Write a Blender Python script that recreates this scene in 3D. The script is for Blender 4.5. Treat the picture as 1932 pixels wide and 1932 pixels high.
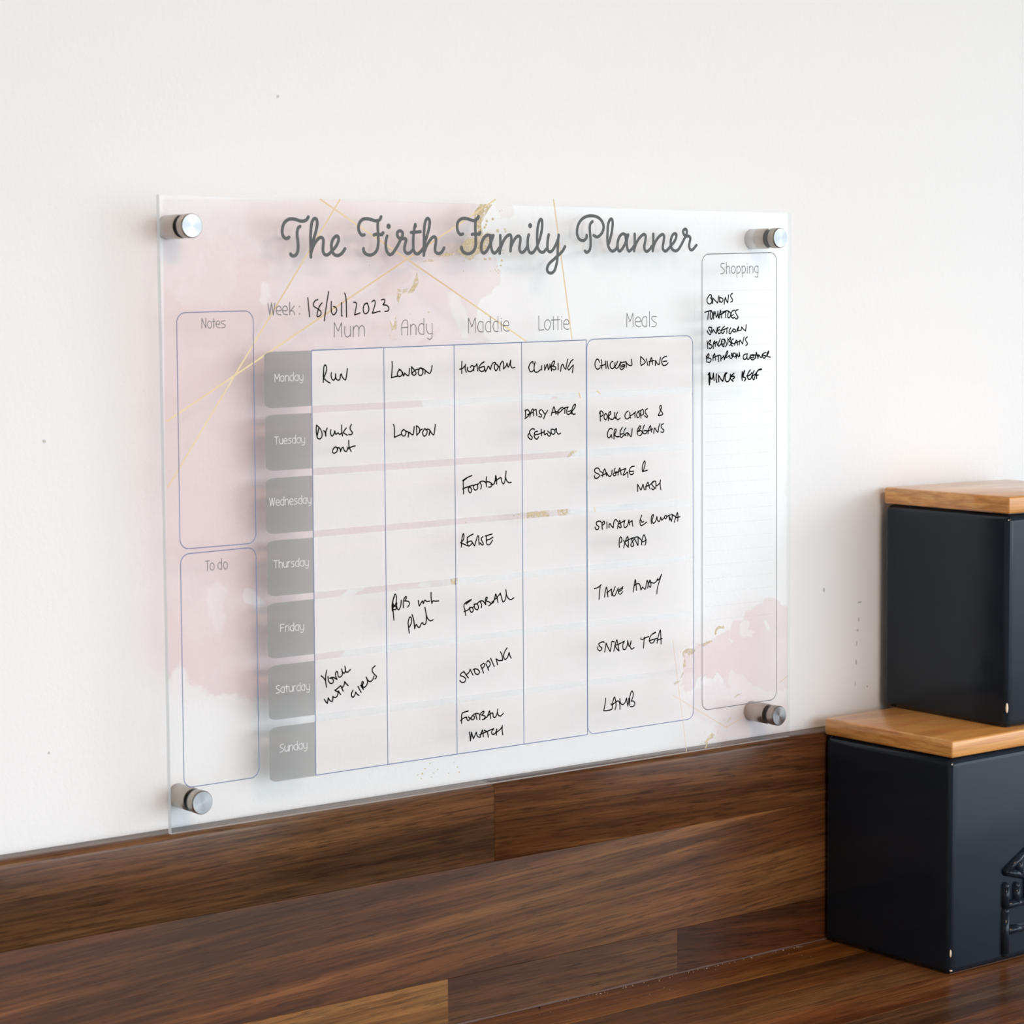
import bpy, bmesh, math, random
import numpy as np
from mathutils import Vector, Matrix
from mathutils.geometry import tessellate_polygon
R=math.radians
scn=bpy.context.scene
for o in list(bpy.data.objects): bpy.data.objects.remove(o,do_unlink=True)
C=scn.collection
# ================= camera =================
CAMPOS=Vector((-0.7550,-1.3758,0.3391)); YAW,PITCH,ROLL=0.65674,-0.08259,-0.00709
cam=bpy.data.cameras.new('camera'); camo=bpy.data.objects.new('camera',cam); C.objects.link(camo); scn.camera=camo
cam.sensor_width=36; cam.sensor_fit='HORIZONTAL'; cam.lens=82.593; cam.clip_start=.05
f=Vector((math.sin(YAW)*math.cos(PITCH),math.cos(YAW)*math.cos(PITCH),math.sin(PITCH)))
r0=Vector((math.cos(YAW),-math.sin(YAW),0)); u0=r0.cross(f)
r=math.cos(ROLL)*r0+math.sin(ROLL)*u0; u=-math.sin(ROLL)*r0+math.cos(ROLL)*u0
camo.matrix_world=Matrix(((r.x,u.x,-f.x,CAMPOS.x),(r.y,u.y,-f.y,CAMPOS.y),(r.z,u.z,-f.z,CAMPOS.z),(0,0,0,1)))
cam.dof.use_dof=True; cam.dof.focus_distance=1.76; cam.dof.aperture_fstop=15
# ================= world, lights, exposure =================
w=bpy.data.worlds.new('room_light'); scn.world=w; w.use_nodes=True
nt=w.node_tree; bg=nt.nodes['Background']; bg.inputs[1].default_value=1.3
tc_=nt.nodes.new('ShaderNodeTexCoord'); sx_=nt.nodes.new('ShaderNodeSeparateXYZ'); cr_=nt.nodes.new('ShaderNodeValToRGB')   # overcast sky over darker ground
nt.links.new(tc_.outputs['Generated'],sx_.inputs[0]); mr_=nt.nodes.new('ShaderNodeMapRange'); mr_.inputs[1].default_value=-.30; mr_.inputs[2].default_value=.08
nt.links.new(sx_.outputs['Z'],mr_.inputs[0]); nt.links.new(mr_.outputs[0],cr_.inputs[0]); nt.links.new(cr_.outputs[0],bg.inputs[0])
cr_.color_ramp.elements[0].color=(.11,.115,.11,1); cr_.color_ramp.elements[1].color=(.79,.905,1,1)
def area(name,loc,target,sx,sy,power,col):
    l=bpy.data.lights.new(name,'AREA'); l.shape='RECTANGLE'; l.size=sx; l.size_y=sy; l.energy=power; l.color=col
    o=bpy.data.objects.new(name,l); C.objects.link(o); o.location=loc
    o.rotation_euler=(Vector(target)-Vector(loc)).to_track_quat('-Z','Y').to_euler(); return o
area('window_daylight',(1.75,-4.6,.78),(.6,0,.1),1.5,1.3,5,(.93,.97,1))
area('ceiling_lamp',(-.1,-1.9,1.36),(-.1,-1.5,0),.6,.6,7.4,(1,.68,.45))
vs=scn.view_settings; scn.display_settings.display_device='sRGB'
vs.view_transform='Standard'; vs.look='None'; vs.gamma=1; vs.use_curve_mapping=False; vs.exposure=1.76
scn.cycles.transparent_max_bounces=32
# ================= materials =================
def srgb(*c):
    return tuple(((x/255)/12.92 if x/255<=.04045 else ((x/255+.055)/1.055)**2.4) for x in c)+(1,)
class NT:
    def __init__(s,name):
        s.m=bpy.data.materials.new(name); s.m.use_nodes=True; s.t=s.m.node_tree; s.t.nodes.clear()
        s.out=s.n('ShaderNodeOutputMaterial')
    def n(s,t,**k):
        x=s.t.nodes.new(t)
        for a,b in k.items():
            if a.startswith('i_'):
                key=a[2:]; key=int(key) if key.isdigit() else key.replace('_',' ')
                x.inputs[key].default_value=b
            else: setattr(x,a,b)
        return x
    def l(s,a,b): s.t.links.new(a,b)
    def coord(s,scale=(1,1,1),rot=(0,0,0),loc=(0,0,0),kind='Object'):
        tc=s.n('ShaderNodeTexCoord'); mp=s.n('ShaderNodeMapping'); mp.inputs['Scale'].default_value=scale; mp.inputs['Rotation'].default_value=rot; mp.inputs['Location'].default_value=loc
        s.l(tc.outputs[kind],mp.inputs[0]); return mp.outputs[0]
    def noise(s,vec,scale,detail=3,rough=.5,dist=0):
        x=s.n('ShaderNodeTexNoise'); x.inputs['Scale'].default_value=scale; x.inputs['Detail'].default_value=detail; x.inputs['Roughness'].default_value=rough; x.inputs['Distortion'].default_value=dist
        s.l(vec,x.inputs['Vector']); return x.outputs['Fac']
    def ramp(s,fac,stops):
        x=s.n('ShaderNodeValToRGB'); e=x.color_ramp.elements
        while len(e)<len(stops): e.new(.5)
        for el,(p,c) in zip(e,stops): el.position=p; el.color=c
        s.l(fac,x.inputs[0]); return x.outputs[0]
    def mix(s,fac,a,b,mode='MIX'):
        x=s.n('ShaderNodeMix',data_type='RGBA',blend_type=mode)
        for v,k in ((fac,0),(a,6),(b,7)):
            if hasattr(v,'links'): s.l(v,x.inputs[k])
            else: x.inputs[k].default_value=v
        return x.outputs[2]
    def math(s,op,a,b=0.):
        x=s.n('ShaderNodeMath',operation=op)
        for v,k in ((a,0),(b,1)):
            if hasattr(v,'links'): s.l(v,x.inputs[k])
            else: x.inputs[k].default_value=v
        return x.outputs[0]
    def bsdf(s,**k):
        p=s.n('ShaderNodeBsdfPrincipled')
        for a,v in k.items():
            key=a.replace('_',' ')
            if hasattr(v,'links'): s.l(v,p.inputs[key])
            else: p.inputs[key].default_value=v
        s.l(p.outputs[0],s.out.inputs[0]); return p
    def bump(s,h,strength,dist,p):
        b=s.n('ShaderNodeBump'); b.inputs['Strength'].default_value=strength; b.inputs['Distance'].default_value=dist
        s.l(h,b.inputs['Height']); s.l(b.outputs[0],p.inputs['Normal'])
M={}
# painted plaster wall
t=NT('painted_plaster'); v=t.coord(); n1=t.noise(v,3,2); col=t.mix(n1,(.865,.862,.858,1),(.885,.882,.878,1))
p=t.bsdf(Base_Color=col,Roughness=.75,Specular_IOR_Level=.3)
h=t.math('ADD',t.noise(v,260,4,.6),t.math('MULTIPLY',t.noise(v,60,2),.8)); t.bump(h,.22,.0012,p); M['wall']=t.m
t=NT('room_paint'); t.bsdf(Base_Color=(.50,.49,.475,1),Roughness=.8); M['paint']=t.m
t=NT('white_frame'); t.bsdf(Base_Color=(.8,.8,.8,1),Roughness=.4); M['paint_white']=t.m
t=NT('room_floor'); t.bsdf(Base_Color=(.22,.15,.10,1),Roughness=.5); M['floor']=t.m
# lacquered walnut staves
def wood(name,dark,mid,light,seed,tilt=0.,rough=.36):
    t=NT(name); v=t.coord((1,1,1),(0,tilt,0),(seed*3.17,seed*1.3,seed*2.1))
    def st(sx,s): 
        mp=t.n('ShaderNodeMapping'); mp.inputs['Scale'].default_value=(sx,s,s); t.l(v,mp.inputs[0]); return mp.outputs[0]
    broad=t.noise(st(1.0,10),1.6,4,.55,.4)
    streak=t.noise(st(1.3,40),2.4,5,.62,.5)
    fine=t.noise(st(6,210),3.0,4,.6,.2)
    pore=t.noise(st(9,125),4.0,3,.55)
    f1=t.math('ADD',t.math('MULTIPLY',broad,.55),t.math('MULTIPLY',streak,.45))
    c=t.ramp(f1,[(.40,dark),(.5,mid),(.60,light)])
    c=t.mix(t.math('MULTIPLY',t.ramp(fine,[(.38,(1,1,1,1)),(.56,(0,0,0,1))]),.5),c,tuple(x*.42 for x in dark[:3])+(1,))
    c=t.mix(t.math('MULTIPLY',t.ramp(pore,[(.33,(1,1,1,1)),(.45,(0,0,0,1))]),.62),c,tuple(x*.35 for x in dark[:3])+(1,))
    c=t.mix(t.math('MULTIPLY',t.ramp(streak,[(.6,(0,0,0,1)),(.74,(1,1,1,1))]),.35),c,tuple(min(1,x*1.45) for x in light[:3])+(1,))
    red=t.mix(1.,c,(1.28,.86,.74,1),'MULTIPLY'); c=t.mix(t.math('MULTIPLY',t.ramp(t.noise(st(2.4,8),1.9,3,.5),[(.42,(0,0,0,1)),(.62,(1,1,1,1))]),.38),c,red)
    p=t.bsdf(Base_Color=c,Roughness=rough,Specular_IOR_Level=.2,Coat_Weight=.28,Coat_Roughness=.25)
    t.bump(t.math('ADD',fine,t.math('MULTIPLY',pore,.7)),.12,.0006,p); return t.m
def pal(a,b,c):
    def q(x): r_,g_,b_,_=srgb(*x); return (r_*.80,g_*.70,b_*.53,1)
    return q(a),q(b),q(c)
# canister glaze, bamboo, metal
t=NT('charcoal_glaze'); v=t.coord(); n1=t.noise(v,30,3)
p=t.bsdf(Base_Color=t.mix(n1,(.0105,.0160,.0235,1),(.0135,.0205,.030,1)),Roughness=t.math('ADD',t.math('MULTIPLY',n1,.08),.1),Specular_IOR_Level=.3,IOR=1.42)
t.bump(t.noise(v,14,2),.12,.002,p); M['glaze']=t.m
t=NT('clay_or_glint'); p=t.bsdf(Base_Color=srgb(232,214,188),Roughness=.7); M['clay']=t.m  # bare clay in the chips, also the pale colour of the painted glints
t=NT('unglazed_rim'); p=t.bsdf(Base_Color=srgb(96,66,48),Roughness=.7); M['rim']=t.m
def bamboo(name,a,b,seed):
    t=NT(name); v=t.coord((4,14,110),(0,0,0),(seed,seed,seed)); v2=t.coord((2.5,9,110),(0,0,0),(seed,0,0)); v3=t.coord((8,30,300),(0,0,0),(0,seed,0))
    c=t.mix(t.ramp(t.noise(v,3,4,.6,.4),[(.35,(0,0,0,1)),(.65,(1,1,1,1))]),a,b); c=t.mix(t.math('MULTIPLY',t.ramp(t.noise(v2,2,2),[(.45,(0,0,0,1)),(.6,(1,1,1,1))]),.3),c,tuple(x*.62 for x in a[:3])+(1,))
    c=t.mix(t.math('MULTIPLY',t.ramp(t.noise(v3,2,2),[(.35,(1,1,1,1)),(.5,(0,0,0,1))]),.3),c,tuple(x*.5 for x in a[:3])+(1,))
    t.bsdf(Base_Color=c,Roughness=.35,Specular_IOR_Level=.4,Coat_Weight=.55,Coat_Roughness=.07,Coat_IOR=1.5); return t.m
M['bamboo']=bamboo('bamboo_lid',srgb(212,138,66),srgb(238,178,102),1.)
M['bamboo_end']=bamboo('bamboo_darker_block',srgb(158,92,46),srgb(178,104,54),4.)
t=NT('brushed_steel'); v=t.coord((1,1,1)); sep=t.n('ShaderNodeSeparateXYZ'); t.l(v,sep.inputs[0])
mp=t.n('ShaderNodeMapping'); mp.inputs['Scale'].default_value=(900,40,900); t.l(v,mp.inputs[0])
n1=t.noise(mp.outputs[0],1,3); p=t.bsdf(Base_Color=(.46,.41,.36,1),Metallic=1.,Roughness=t.math('ADD',t.math('MULTIPLY',n1,.12),.24),Anisotropic=.5); M['steel']=t.m
t=NT('steel_face'); v=t.coord(); gr=t.n('ShaderNodeTexGradient',gradient_type='RADIAL')
mp=t.n('ShaderNodeMapping'); mp.inputs['Rotation'].default_value=(R(90),0,0); t.l(v,mp.inputs[0]); t.l(mp.outputs[0],gr.inputs[0])
tg=t.n('ShaderNodeTangent',direction_type='RADIAL',axis='Y')
p=t.bsdf(Base_Color=(.33,.335,.34,1),Metallic=1.,Roughness=.3,Anisotropic=.75); t.l(tg.outputs[0],p.inputs['Tangent']); M['steel_face']=t.m
t=NT('steel_dark'); t.bsdf(Base_Color=(.12,.13,.15,1),Metallic=1.,Roughness=.3); M['steel_dark']=t.m
# acrylic: thin clear sheet, fresnel sheen, pale edges
t=NT('clear_acrylic'); fr=t.n('ShaderNodeFresnel'); fr.inputs[0].default_value=1.27
tr=t.n('ShaderNodeBsdfTransparent'); tr.inputs[0].default_value=(.995,.997,.998,1); gl=t.n('ShaderNodeBsdfGlossy'); gl.inputs['Roughness'].default_value=.02
mx=t.n('ShaderNodeMixShader'); t.l(fr.outputs[0],mx.inputs[0]); t.l(tr.outputs[0],mx.inputs[1]); t.l(gl.outputs[0],mx.inputs[2]); t.l(mx.outputs[0],t.out.inputs[0]); M['acrylic']=t.m
t=NT('acrylic_clear_edge'); tr=t.n('ShaderNodeBsdfTransparent'); tr.inputs[0].default_value=(.93,.95,.95,1); t.l(tr.outputs[0],t.out.inputs[0]); M['edge2']=t.m
t=NT('acrylic_cut_edge'); tr=t.n('ShaderNodeBsdfTransparent'); df=t.n('ShaderNodeBsdfDiffuse'); df.inputs[0].default_value=(.93,.96,.97,1)
tl=t.n('ShaderNodeBsdfTranslucent'); tl.inputs[0].default_value=(.93,.96,.97,1); a1=t.n('ShaderNodeMixShader',i_0=.5); a2=t.n('ShaderNodeMixShader',i_0=.8)
t.l(df.outputs[0],a1.inputs[1]); t.l(tl.outputs[0],a1.inputs[2]); t.l(tr.outputs[0],a2.inputs[1]); t.l(a1.outputs[0],a2.inputs[2]); t.l(a2.outputs[0],t.out.inputs[0]); M['edge']=t.m
# inks
def film(name,tint):
    t=NT(name); tr=t.n('ShaderNodeBsdfTransparent'); tr.inputs[0].default_value=tint+(1,); t.l(tr.outputs[0],t.out.inputs[0]); return t.m
def ink(name,c,alpha=1.,through=(1,1,1)):
    t=NT(name); df=t.n('ShaderNodeBsdfDiffuse'); df.inputs[0].default_value=c
    if alpha<1:
        tr=t.n('ShaderNodeBsdfTransparent'); tr.inputs[0].default_value=through+(1,); mx=t.n('ShaderNodeMixShader',i_0=alpha); t.l(tr.outputs[0],mx.inputs[1]); t.l(df.outputs[0],mx.inputs[2]); t.l(mx.outputs[0],t.out.inputs[0])
    else: t.l(df.outputs[0],t.out.inputs[0])
    return t.m
M['title']=ink('title_ink',srgb(104,107,108)); M['head']=ink('heading_ink',srgb(112,112,114)); M['pen']=ink('black_marker',(.006,.006,.006,1))
M['blue']=ink('blue_grey_line',srgb(118,134,168)); M['greyline']=ink('grey_line',srgb(118,120,124)); M['rule']=ink('faint_rule',srgb(196,200,204),.09)
M['dayname']=ink('pale_print',srgb(226,227,226)); M['row']=ink('pale_row_tint',(.95,.865,.85,1),.24); M['dayblock']=ink('grey_block_ink',srgb(167,168,167),.55,(.62,.625,.62))
t=NT('gold_foil_line'); v=t.coord((1,1,1)); c=t.mix(t.ramp(t.noise(v,9,1),[(.4,(0,0,0,1)),(.6,(1,1,1,1))]),srgb(216,186,146),srgb(232,214,168)); t.bsdf(Base_Color=c,Roughness=.5,Specular_IOR_Level=.2); M['goldline']=t.m
t=NT('gold_speck'); v=t.coord(); c=t.mix(t.noise(v,900,2),srgb(150,132,92),srgb(232,218,178)); t.bsdf(Base_Color=c,Roughness=.5); M['gold']=t.m
# watercolour wash with gold glitter: wash / gold strengths come from the print grid
t=NT('watercolour_print')
at=t.n('ShaderNodeAttribute',attribute_name='wash'); ag=t.n('ShaderNodeAttribute',attribute_name='gold')
tint=t.mix(at.outputs['Fac'],(1,1,1,1),(.955,.862,.866,1)); tr=t.n('ShaderNodeBsdfTransparent'); t.l(tint,tr.inputs[0])
v=t.coord(); vo=t.n('ShaderNodeTexVoronoi'); vo.inputs['Scale'].default_value=900; t.l(v,vo.inputs['Vector'])
gc=t.mix(vo.outputs['Distance'],srgb(238,226,192),srgb(168,146,100)); gc=t.mix(t.math('MULTIPLY',t.noise(v,1100,2),.6),gc,srgb(196,178,134))
gd=t.n('ShaderNodeBsdfDiffuse'); t.l(gc,gd.inputs[0])
g=t.math('MULTIPLY',ag.outputs['Fac'],t.ramp(t.noise(v,420,3,.7),[(.36,(.25,.25,.25,1)),(.52,(1,1,1,1))]))
mx=t.n('ShaderNodeMixShader'); t.l(g,mx.inputs[0]); t.l(tr.outputs[0],mx.inputs[1]); t.l(gd.outputs[0],mx.inputs[2]); t.l(mx.outputs[0],t.out.inputs[0]); M['wash']=t.m
t=NT('silicone'); t.bsdf(Base_Color=srgb(112,92,86),Roughness=.35); M['silicone']=t.m
M['crumb']=ink('crumb',srgb(225,205,180)); M['clove']=ink('dark_crumb',srgb(60,34,20)); M['scuff']=ink('scuff',srgb(196,186,174),.4); M['scuffd']=ink('scuff_dark',srgb(135,124,116),.36)
# ================= helpers =================
def link(name,me,mat,parent=None,label=None,kind=None):
    o=bpy.data.objects.new(name,me); C.objects.link(o)
    if mat is not None and not me.materials: me.materials.append(mat)
    if parent is not None: o.parent=parent
    if label: o['label']=label
    if kind: o['kind']=kind
    return o
def empty(name,loc,label,cat,group=None,rz=0):
    o=bpy.data.objects.new(name,None); C.objects.link(o); o.location=loc; o.rotation_euler=(0,0,rz); o.empty_display_size=.02
    o['label']=label; o['category']=cat
    if group:o['group']=group
    return o
def frombm(bm,name,smooth=False):
    bmesh.ops.recalc_face_normals(bm,faces=bm.faces)
    me=bpy.data.meshes.new(name); bm.to_mesh(me); bm.free()
    if smooth:
        for p in me.polygons: p.use_smooth=True
    return me
def box(name,x0,x1,y0,y1,z0,z1,bev=0,seg=2,smooth=None):
    bm=bmesh.new(); bmesh.ops.create_cube(bm,size=1)
    for v in bm.verts: v.co=Vector((x0+(v.co.x+.5)*(x1-x0),y0+(v.co.y+.5)*(y1-y0),z0+(v.co.z+.5)*(z1-z0)))
    if bev: bmesh.ops.bevel(bm,geom=bm.edges[:],offset=bev,segments=seg,profile=.5,affect='EDGES')
    me=frombm(bm,name,bool(bev) if smooth is None else smooth)
    return me
def smooth_pts(P,n=5):
    if len(P)<3: return P
    out=[]; Q=[2*P[0]-P[1]]+P+[2*P[-1]-P[-2]]
    if (P[0]-P[-1]).length<.3: Q[0]=P[-2]; Q[-1]=P[1]
    for i in range(1,len(Q)-2):
        p0,p1,p2,p3=Q[i-1:i+3]
        k=[0]
        for a,b in ((p0,p1),(p1,p2),(p2,p3)): k.append(k[-1]+max((b-a).length,1e-4)**.5)
        for j in range(n):
            tt=k[1]+(k[2]-k[1])*j/n
            A1=(k[1]-tt)/(k[1]-k[0])*p0+(tt-k[0])/(k[1]-k[0])*p1
            A2=(k[2]-tt)/(k[2]-k[1])*p1+(tt-k[1])/(k[2]-k[1])*p2
            A3=(k[3]-tt)/(k[3]-k[2])*p2+(tt-k[2])/(k[3]-k[2])*p3
            B1=(k[2]-tt)/(k[2]-k[0])*A1+(tt-k[0])/(k[2]-k[0])*A2
            B2=(k[3]-tt)/(k[3]-k[1])*A2+(tt-k[1])/(k[3]-k[1])*A3
            out.append((k[2]-tt)/(k[2]-k[1])*B1+(tt-k[1])/(k[2]-k[1])*B2)
    out.append(P[-1]); return out
class Flat:
    """flat shapes printed on the board, in board millimetres"""
    def __init__(s,y): s.y=y; s.v=[]; s.f=[]; s.k=0
    def add(s,pts,drift=False):
        b=len(s.v); s.v+= [(p[0]/1000,s.y-s.k*6e-7-((j//2)*6e-7 if drift else 0),p[1]/1000) for j,p in enumerate(pts)]; s.k+=(len(pts)//2 if drift else 1); return b
    def ribbon(s,P,w,cap=True,n=5,sm=True):
        P=[Vector(p) for p in P]
        if sm: P=smooth_pts(P,n)
        Q=[P[0]]
        for p in P[1:]:
            if (p-Q[-1]).length>.02: Q.append(p)
        if len(Q)<2: Q.append(Q[0]+Vector((.03,0)))
        P=Q; L=[];h=w/2
        for i,p in enumerate(P):
            a=(P[i]-P[i-1]).normalized() if i>0 else None; b=(P[i+1]-P[i]).normalized() if i<len(P)-1 else None
            d=a if b is None else b if a is None else (a+b)
            if d.length<1e-3: d=b
            d=d.normalized(); nrm=Vector((-d.y,d.x)); k=1
            if a is not None and b is not None: k=min(1.6,1/max(.3,abs(nrm.dot(Vector((-b.y,b.x))))))
            L+= [p+nrm*h*k,p-nrm*h*k]
        b0=s.add(L,True)
        for i in range(len(P)-1): s.f.append((b0+2*i,b0+2*i+1,b0+2*i+3,b0+2*i+2))
        if cap:
            for e,o in ((P[0],P[0]-P[1]),(P[-1],P[-1]-P[-2])):
                a0=math.atan2(o.y,o.x)-math.pi/2; c=s.add([e+Vector((math.cos(a0+math.pi*j/6),math.sin(a0+math.pi*j/6)))*h for j in range(7)])
                s.f.append(tuple(range(c,c+7)))
    def poly(s,P): b=s.add(P); s.f.append(tuple(range(b,b+len(P))))
    def build(s,name,mat,parent,label=None):
        me=bpy.data.meshes.new(name); me.from_pydata(s.v,[],s.f); me.update()
        return link(name,me,mat,parent,label)
def rounded(Q,r,corners=(1,1,1,1),closed=True,ry=None):
    out=[]
    for i in range(4):
        p=Vector(Q[i])/10; a=Vector(Q[i-1])/10; b=Vector(Q[(i+1)%4])/10
        if not corners[i]: out.append(p); continue
        ra,rb=(r,r) if ry is None else ((ry,r) if i%2==0 else (r,ry))
        pa=p+(a-p).normalized()*ra; pb=p+(b-p).normalized()*rb
        for j in range(9):
            k=j/8; c=.45
            q0=pa.lerp(p,1-c*0) ; 
            ang=k*math.pi/2
            out.append(p+(pa-p)*(1-math.sin(ang))+(pb-p)*(1-math.cos(ang)))
    if closed: out.append(out[0])
    return out
# ================= setting =================
wall=link('wall_back',box('wall_back',-2.6,3.3,0,.12,-1.12,1.42),M['wall']); wall['kind']='structure'
def shell(name,bx,mat): o=link(name,box(name,*bx),mat); o['kind']='structure'; return o
shell('floor',(-2.6,3.3,-4.1,.12,-1.22,-1.1),M['floor']); shell('ceiling',(-2.6,3.3,-4.1,.12,1.4,1.5),M['paint'])
shell('wall_left',(-2.7,-2.6,-4.1,.12,-1.12,1.42),M['paint']); shell('wall_right',(3.2,3.3,-.95,.12,-1.12,1.42),M['paint']); shell('wall_front',(-2.6,-1.3,-4.1,-4.0,-1.12,1.42),M['paint'])
def blot(name,x,z,rx,rz,mat,rng,y=-.00012,parent=None):
    F=Flat(y); F.poly([((x+rx*math.cos(a)*rng.uniform(.7,1.1))*1000,(z+rz*math.sin(a)*rng.uniform(.7,1.1))*1000) for a in [i*math.pi/5 for i in range(10)]])
    return F.build(name,mat,parent)
# ================= upstand and worktop =================
UT=-.0018; WT=-.1766; UD=.018
up=empty('timber_upstand',(.2,0,WT),'tall dark walnut stave upstand fixed to the white wall below the planner','upstand')
def stave_front(x0,x1,z0,z1,mat,top=False,seed=0):
    g=.00004; bm=bmesh.new(); d=UD+random.Random(seed).uniform(-.00012,.00012)
    prof=[(-.0008,z0+g),(-d+.0003,z0+g),(-d,z0+g+.0003)]
    if top:
        r_=.0055; prof+=[(-d+r_-r_*math.cos(a),z1-r_+r_*math.sin(a)) for a in [i*math.pi/2/8 for i in range(9)]]+[(-.0008,z1)]
    else: prof+=[(-d,z1-g-.0003),(-d+.0003,z1-g),(-.0008,z1-g)]
    A=[bm.verts.new((x0+g,y,z)) for y,z in prof]; B=[bm.verts.new((x1-g,y,z)) for y,z in prof]
    n=len(prof)
    for i in range(n): bm.faces.new((A[i],A[(i+1)%n],B[(i+1)%n],B[i]))
    bm.faces.new(A); bm.faces.new(B[::-1])
    me=frombm(bm,'stave',False)
    if top:
        for p in me.polygons: p.use_smooth=len(p.vertices)==4
    o=link('stave',me,mat,up); o.location=-up.location; return o
Z1,Z2=-.060,-.1405
stv=[(-1.0,-.36,Z1,UT,pal((62,40,28),(100,70,48),(134,98,66)),1,0,1),(-.36,.2735,Z1,UT,pal((66,46,34),(96,70,51),(126,94,68)),2,.02,1),(.2735,.86,Z1,UT,pal((80,50,34),(112,76,52),(144,102,70)),3,-.03,1),(.86,1.5,Z1,UT,pal((70,44,30),(104,72,48),(128,92,64)),4,0,1),
(-1.0,-.02-.3,Z2,Z1,pal((84,54,34),(110,74,46),(134,94,60)),5,0,0),(-.32,.70,Z2,Z1,pal((82,54,34),(112,78,50),(142,104,70)),6,.05,0),(.70,1.5,Z2,Z1,pal((72,44,28),(98,62,40),(120,80,52)),7,0,0),
(-1.0,.2298,WT,Z2,pal((116,82,48),(146,110,68),(170,134,90)),8,.03,0),(.2298,.4529,WT,Z2,pal((76,50,34),(100,70,48),(120,86,60)),9,.0,0),(.4529,1.0,WT,Z2,pal((66,40,26),(92,58,38),(116,74,50)),10,-.08,0),(1.0,1.5,WT,Z2,pal((84,54,34),(112,76,48),(132,94,62)),11,0,0)]
for i,(a,b,c,d,p_,sd,tl,tp) in enumerate(stv): stave_front(a,b,c,d,wood('walnut_%d'%sd,*p_,sd,tl),bool(tp),i)
wk=empty('timber_worktop',(.2,-.3,WT-.038),'oiled walnut stave worktop under the charcoal canisters','worktop')
rng=random.Random(7)
ys=[-UD+.0002,-.0655,-.108,-.150,-.192,-.234,-.276,-.318,-.360,-.402,-.444,-.486,-.528,-.570,-.612]
wp=[pal((126,84,46),(164,116,66),(190,140,86)),pal((88,56,34),(122,84,54),(148,106,70)),pal((96,62,40),(132,94,64),(158,118,84)),pal((112,68,42),(146,98,68),(172,124,88)),pal((94,66,48),(128,98,74),(156,124,96))]
wm=[wood('walnut_top_%d'%i,*c,20+i,0,.3) for i,c in enumerate(wp)]
splits=[[-1.0,1.5],[-1.0,-.1,.78,1.5],[-1.0,.35,1.1,1.5],[-1.0,-.3,.62,1.5],[-1.0,.1,.9,1.5]]
for k in range(len(ys)-1):
    sp=splits[k%5] if k<5 else [-1.0]+sorted([rng.uniform(-.6,.1),rng.uniform(.4,1.1)])+[1.5]
    for j in range(len(sp)-1):
        m_=wm[k] if k<4 and j>0 or k==0 else wm[rng.randrange(5)]
        if k==1: m_=wm[1]
        dz=rng.uniform(-.00012,.0001)
        me=box('stave',sp[j]+.00004,sp[j+1]-.00004,ys[k+1]+.00004,ys[k]-.00004,WT-.038,WT+dz,.0003,1,False)
        o=link('stave',me,m_,wk); o.location=-wk.location
# silicone bead in the corner
bm=bmesh.new(); N_=120; prev=None
for i in range(N_+1):
    x=-1+2.5*i/N_; s_=.0011+.0003*math.sin(i*1.7)
    ring=[bm.verts.new((x,-UD+.0001,WT+s_)),bm.verts.new((x,-UD-s_*.35,WT+s_*.35)),bm.verts.new((x,-UD-s_,WT+.0001))]
    if prev:
        for a in range(2): bm.faces.new((prev[a],prev[a+1],ring[a+1],ring[a]))
    prev=ring
o=link('sealant_bead',frombm(bm,'sealant_bead',True),M['silicone'],up,'thin grey sealant bead along the joint'); o.location=-up.location
# crumbs along the joint
def lumps(name,pts,mat,label,cat,kind=None):
    bm=bmesh.new(); rg=random.Random(3)
    for (x,y,s) in pts:
        mt=Matrix.Translation((x,y,WT+s*.55))@Matrix.Rotation(rg.uniform(0,3),4,'Z')@Matrix.Diagonal((s*rg.uniform(.8,1.5),s*rg.uniform(.6,1),s*.6,1))
        bmesh.ops.create_icosphere(bm,subdivisions=1,radius=1,matrix=mt)
    for v in bm.verts: v.co+=Vector((rg.uniform(-1,1),rg.uniform(-1,1),0))*.00006
    o=link(name,frombm(bm,name),mat,None,label,kind); o['category']=cat; return o
rg=random.Random(11)
cr=[(.33+.255*rg.random()**.8,-UD-.0021-abs(rg.gauss(0,.0016)),rg.uniform(.0002,.00048)) for _ in range(64)]+[(rg.uniform(.24,.6),-UD-.004-rg.random()*.03,rg.uniform(.0002,.0004)) for _ in range(14)]
lumps('crumbs',cr,M['crumb'],'pale crumbs scattered along the joint of worktop and upstand','crumbs','stuff')
lumps('dark_crumb',[(.311,-.0225,.0011)],M['clove'],'single dark brown crumb lying at the foot of the upstand','crumb')
# scuffs on the wall
for (x,z,rx,rz,m_) in ((.107,.490,.0012,.0012,'scuff'),(-.073,.262,.0014,.0012,'scuff'),(-.075,.06,.001,.001,'scuff'),(.6315,.112,.0012,.0022,'scuff'),(.6738,.0985,.0030,.0008,'scuffd'),(.6728,.084,.0008,.002,'scuffd'),(.6715,.075,.0012,.0012,'scuffd'),(.6705,.064,.0006,.003,'scuffd'),(.6700,.048,.0008,.0025,'scuffd'),(.6690,.030,.0005,.002,'scuffd'),(.6835,.026,.0008,.001,'scuffd')):
    blot('scuff_mark',x,z,rx,rz,M[m_],rg,parent=wall)
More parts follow.
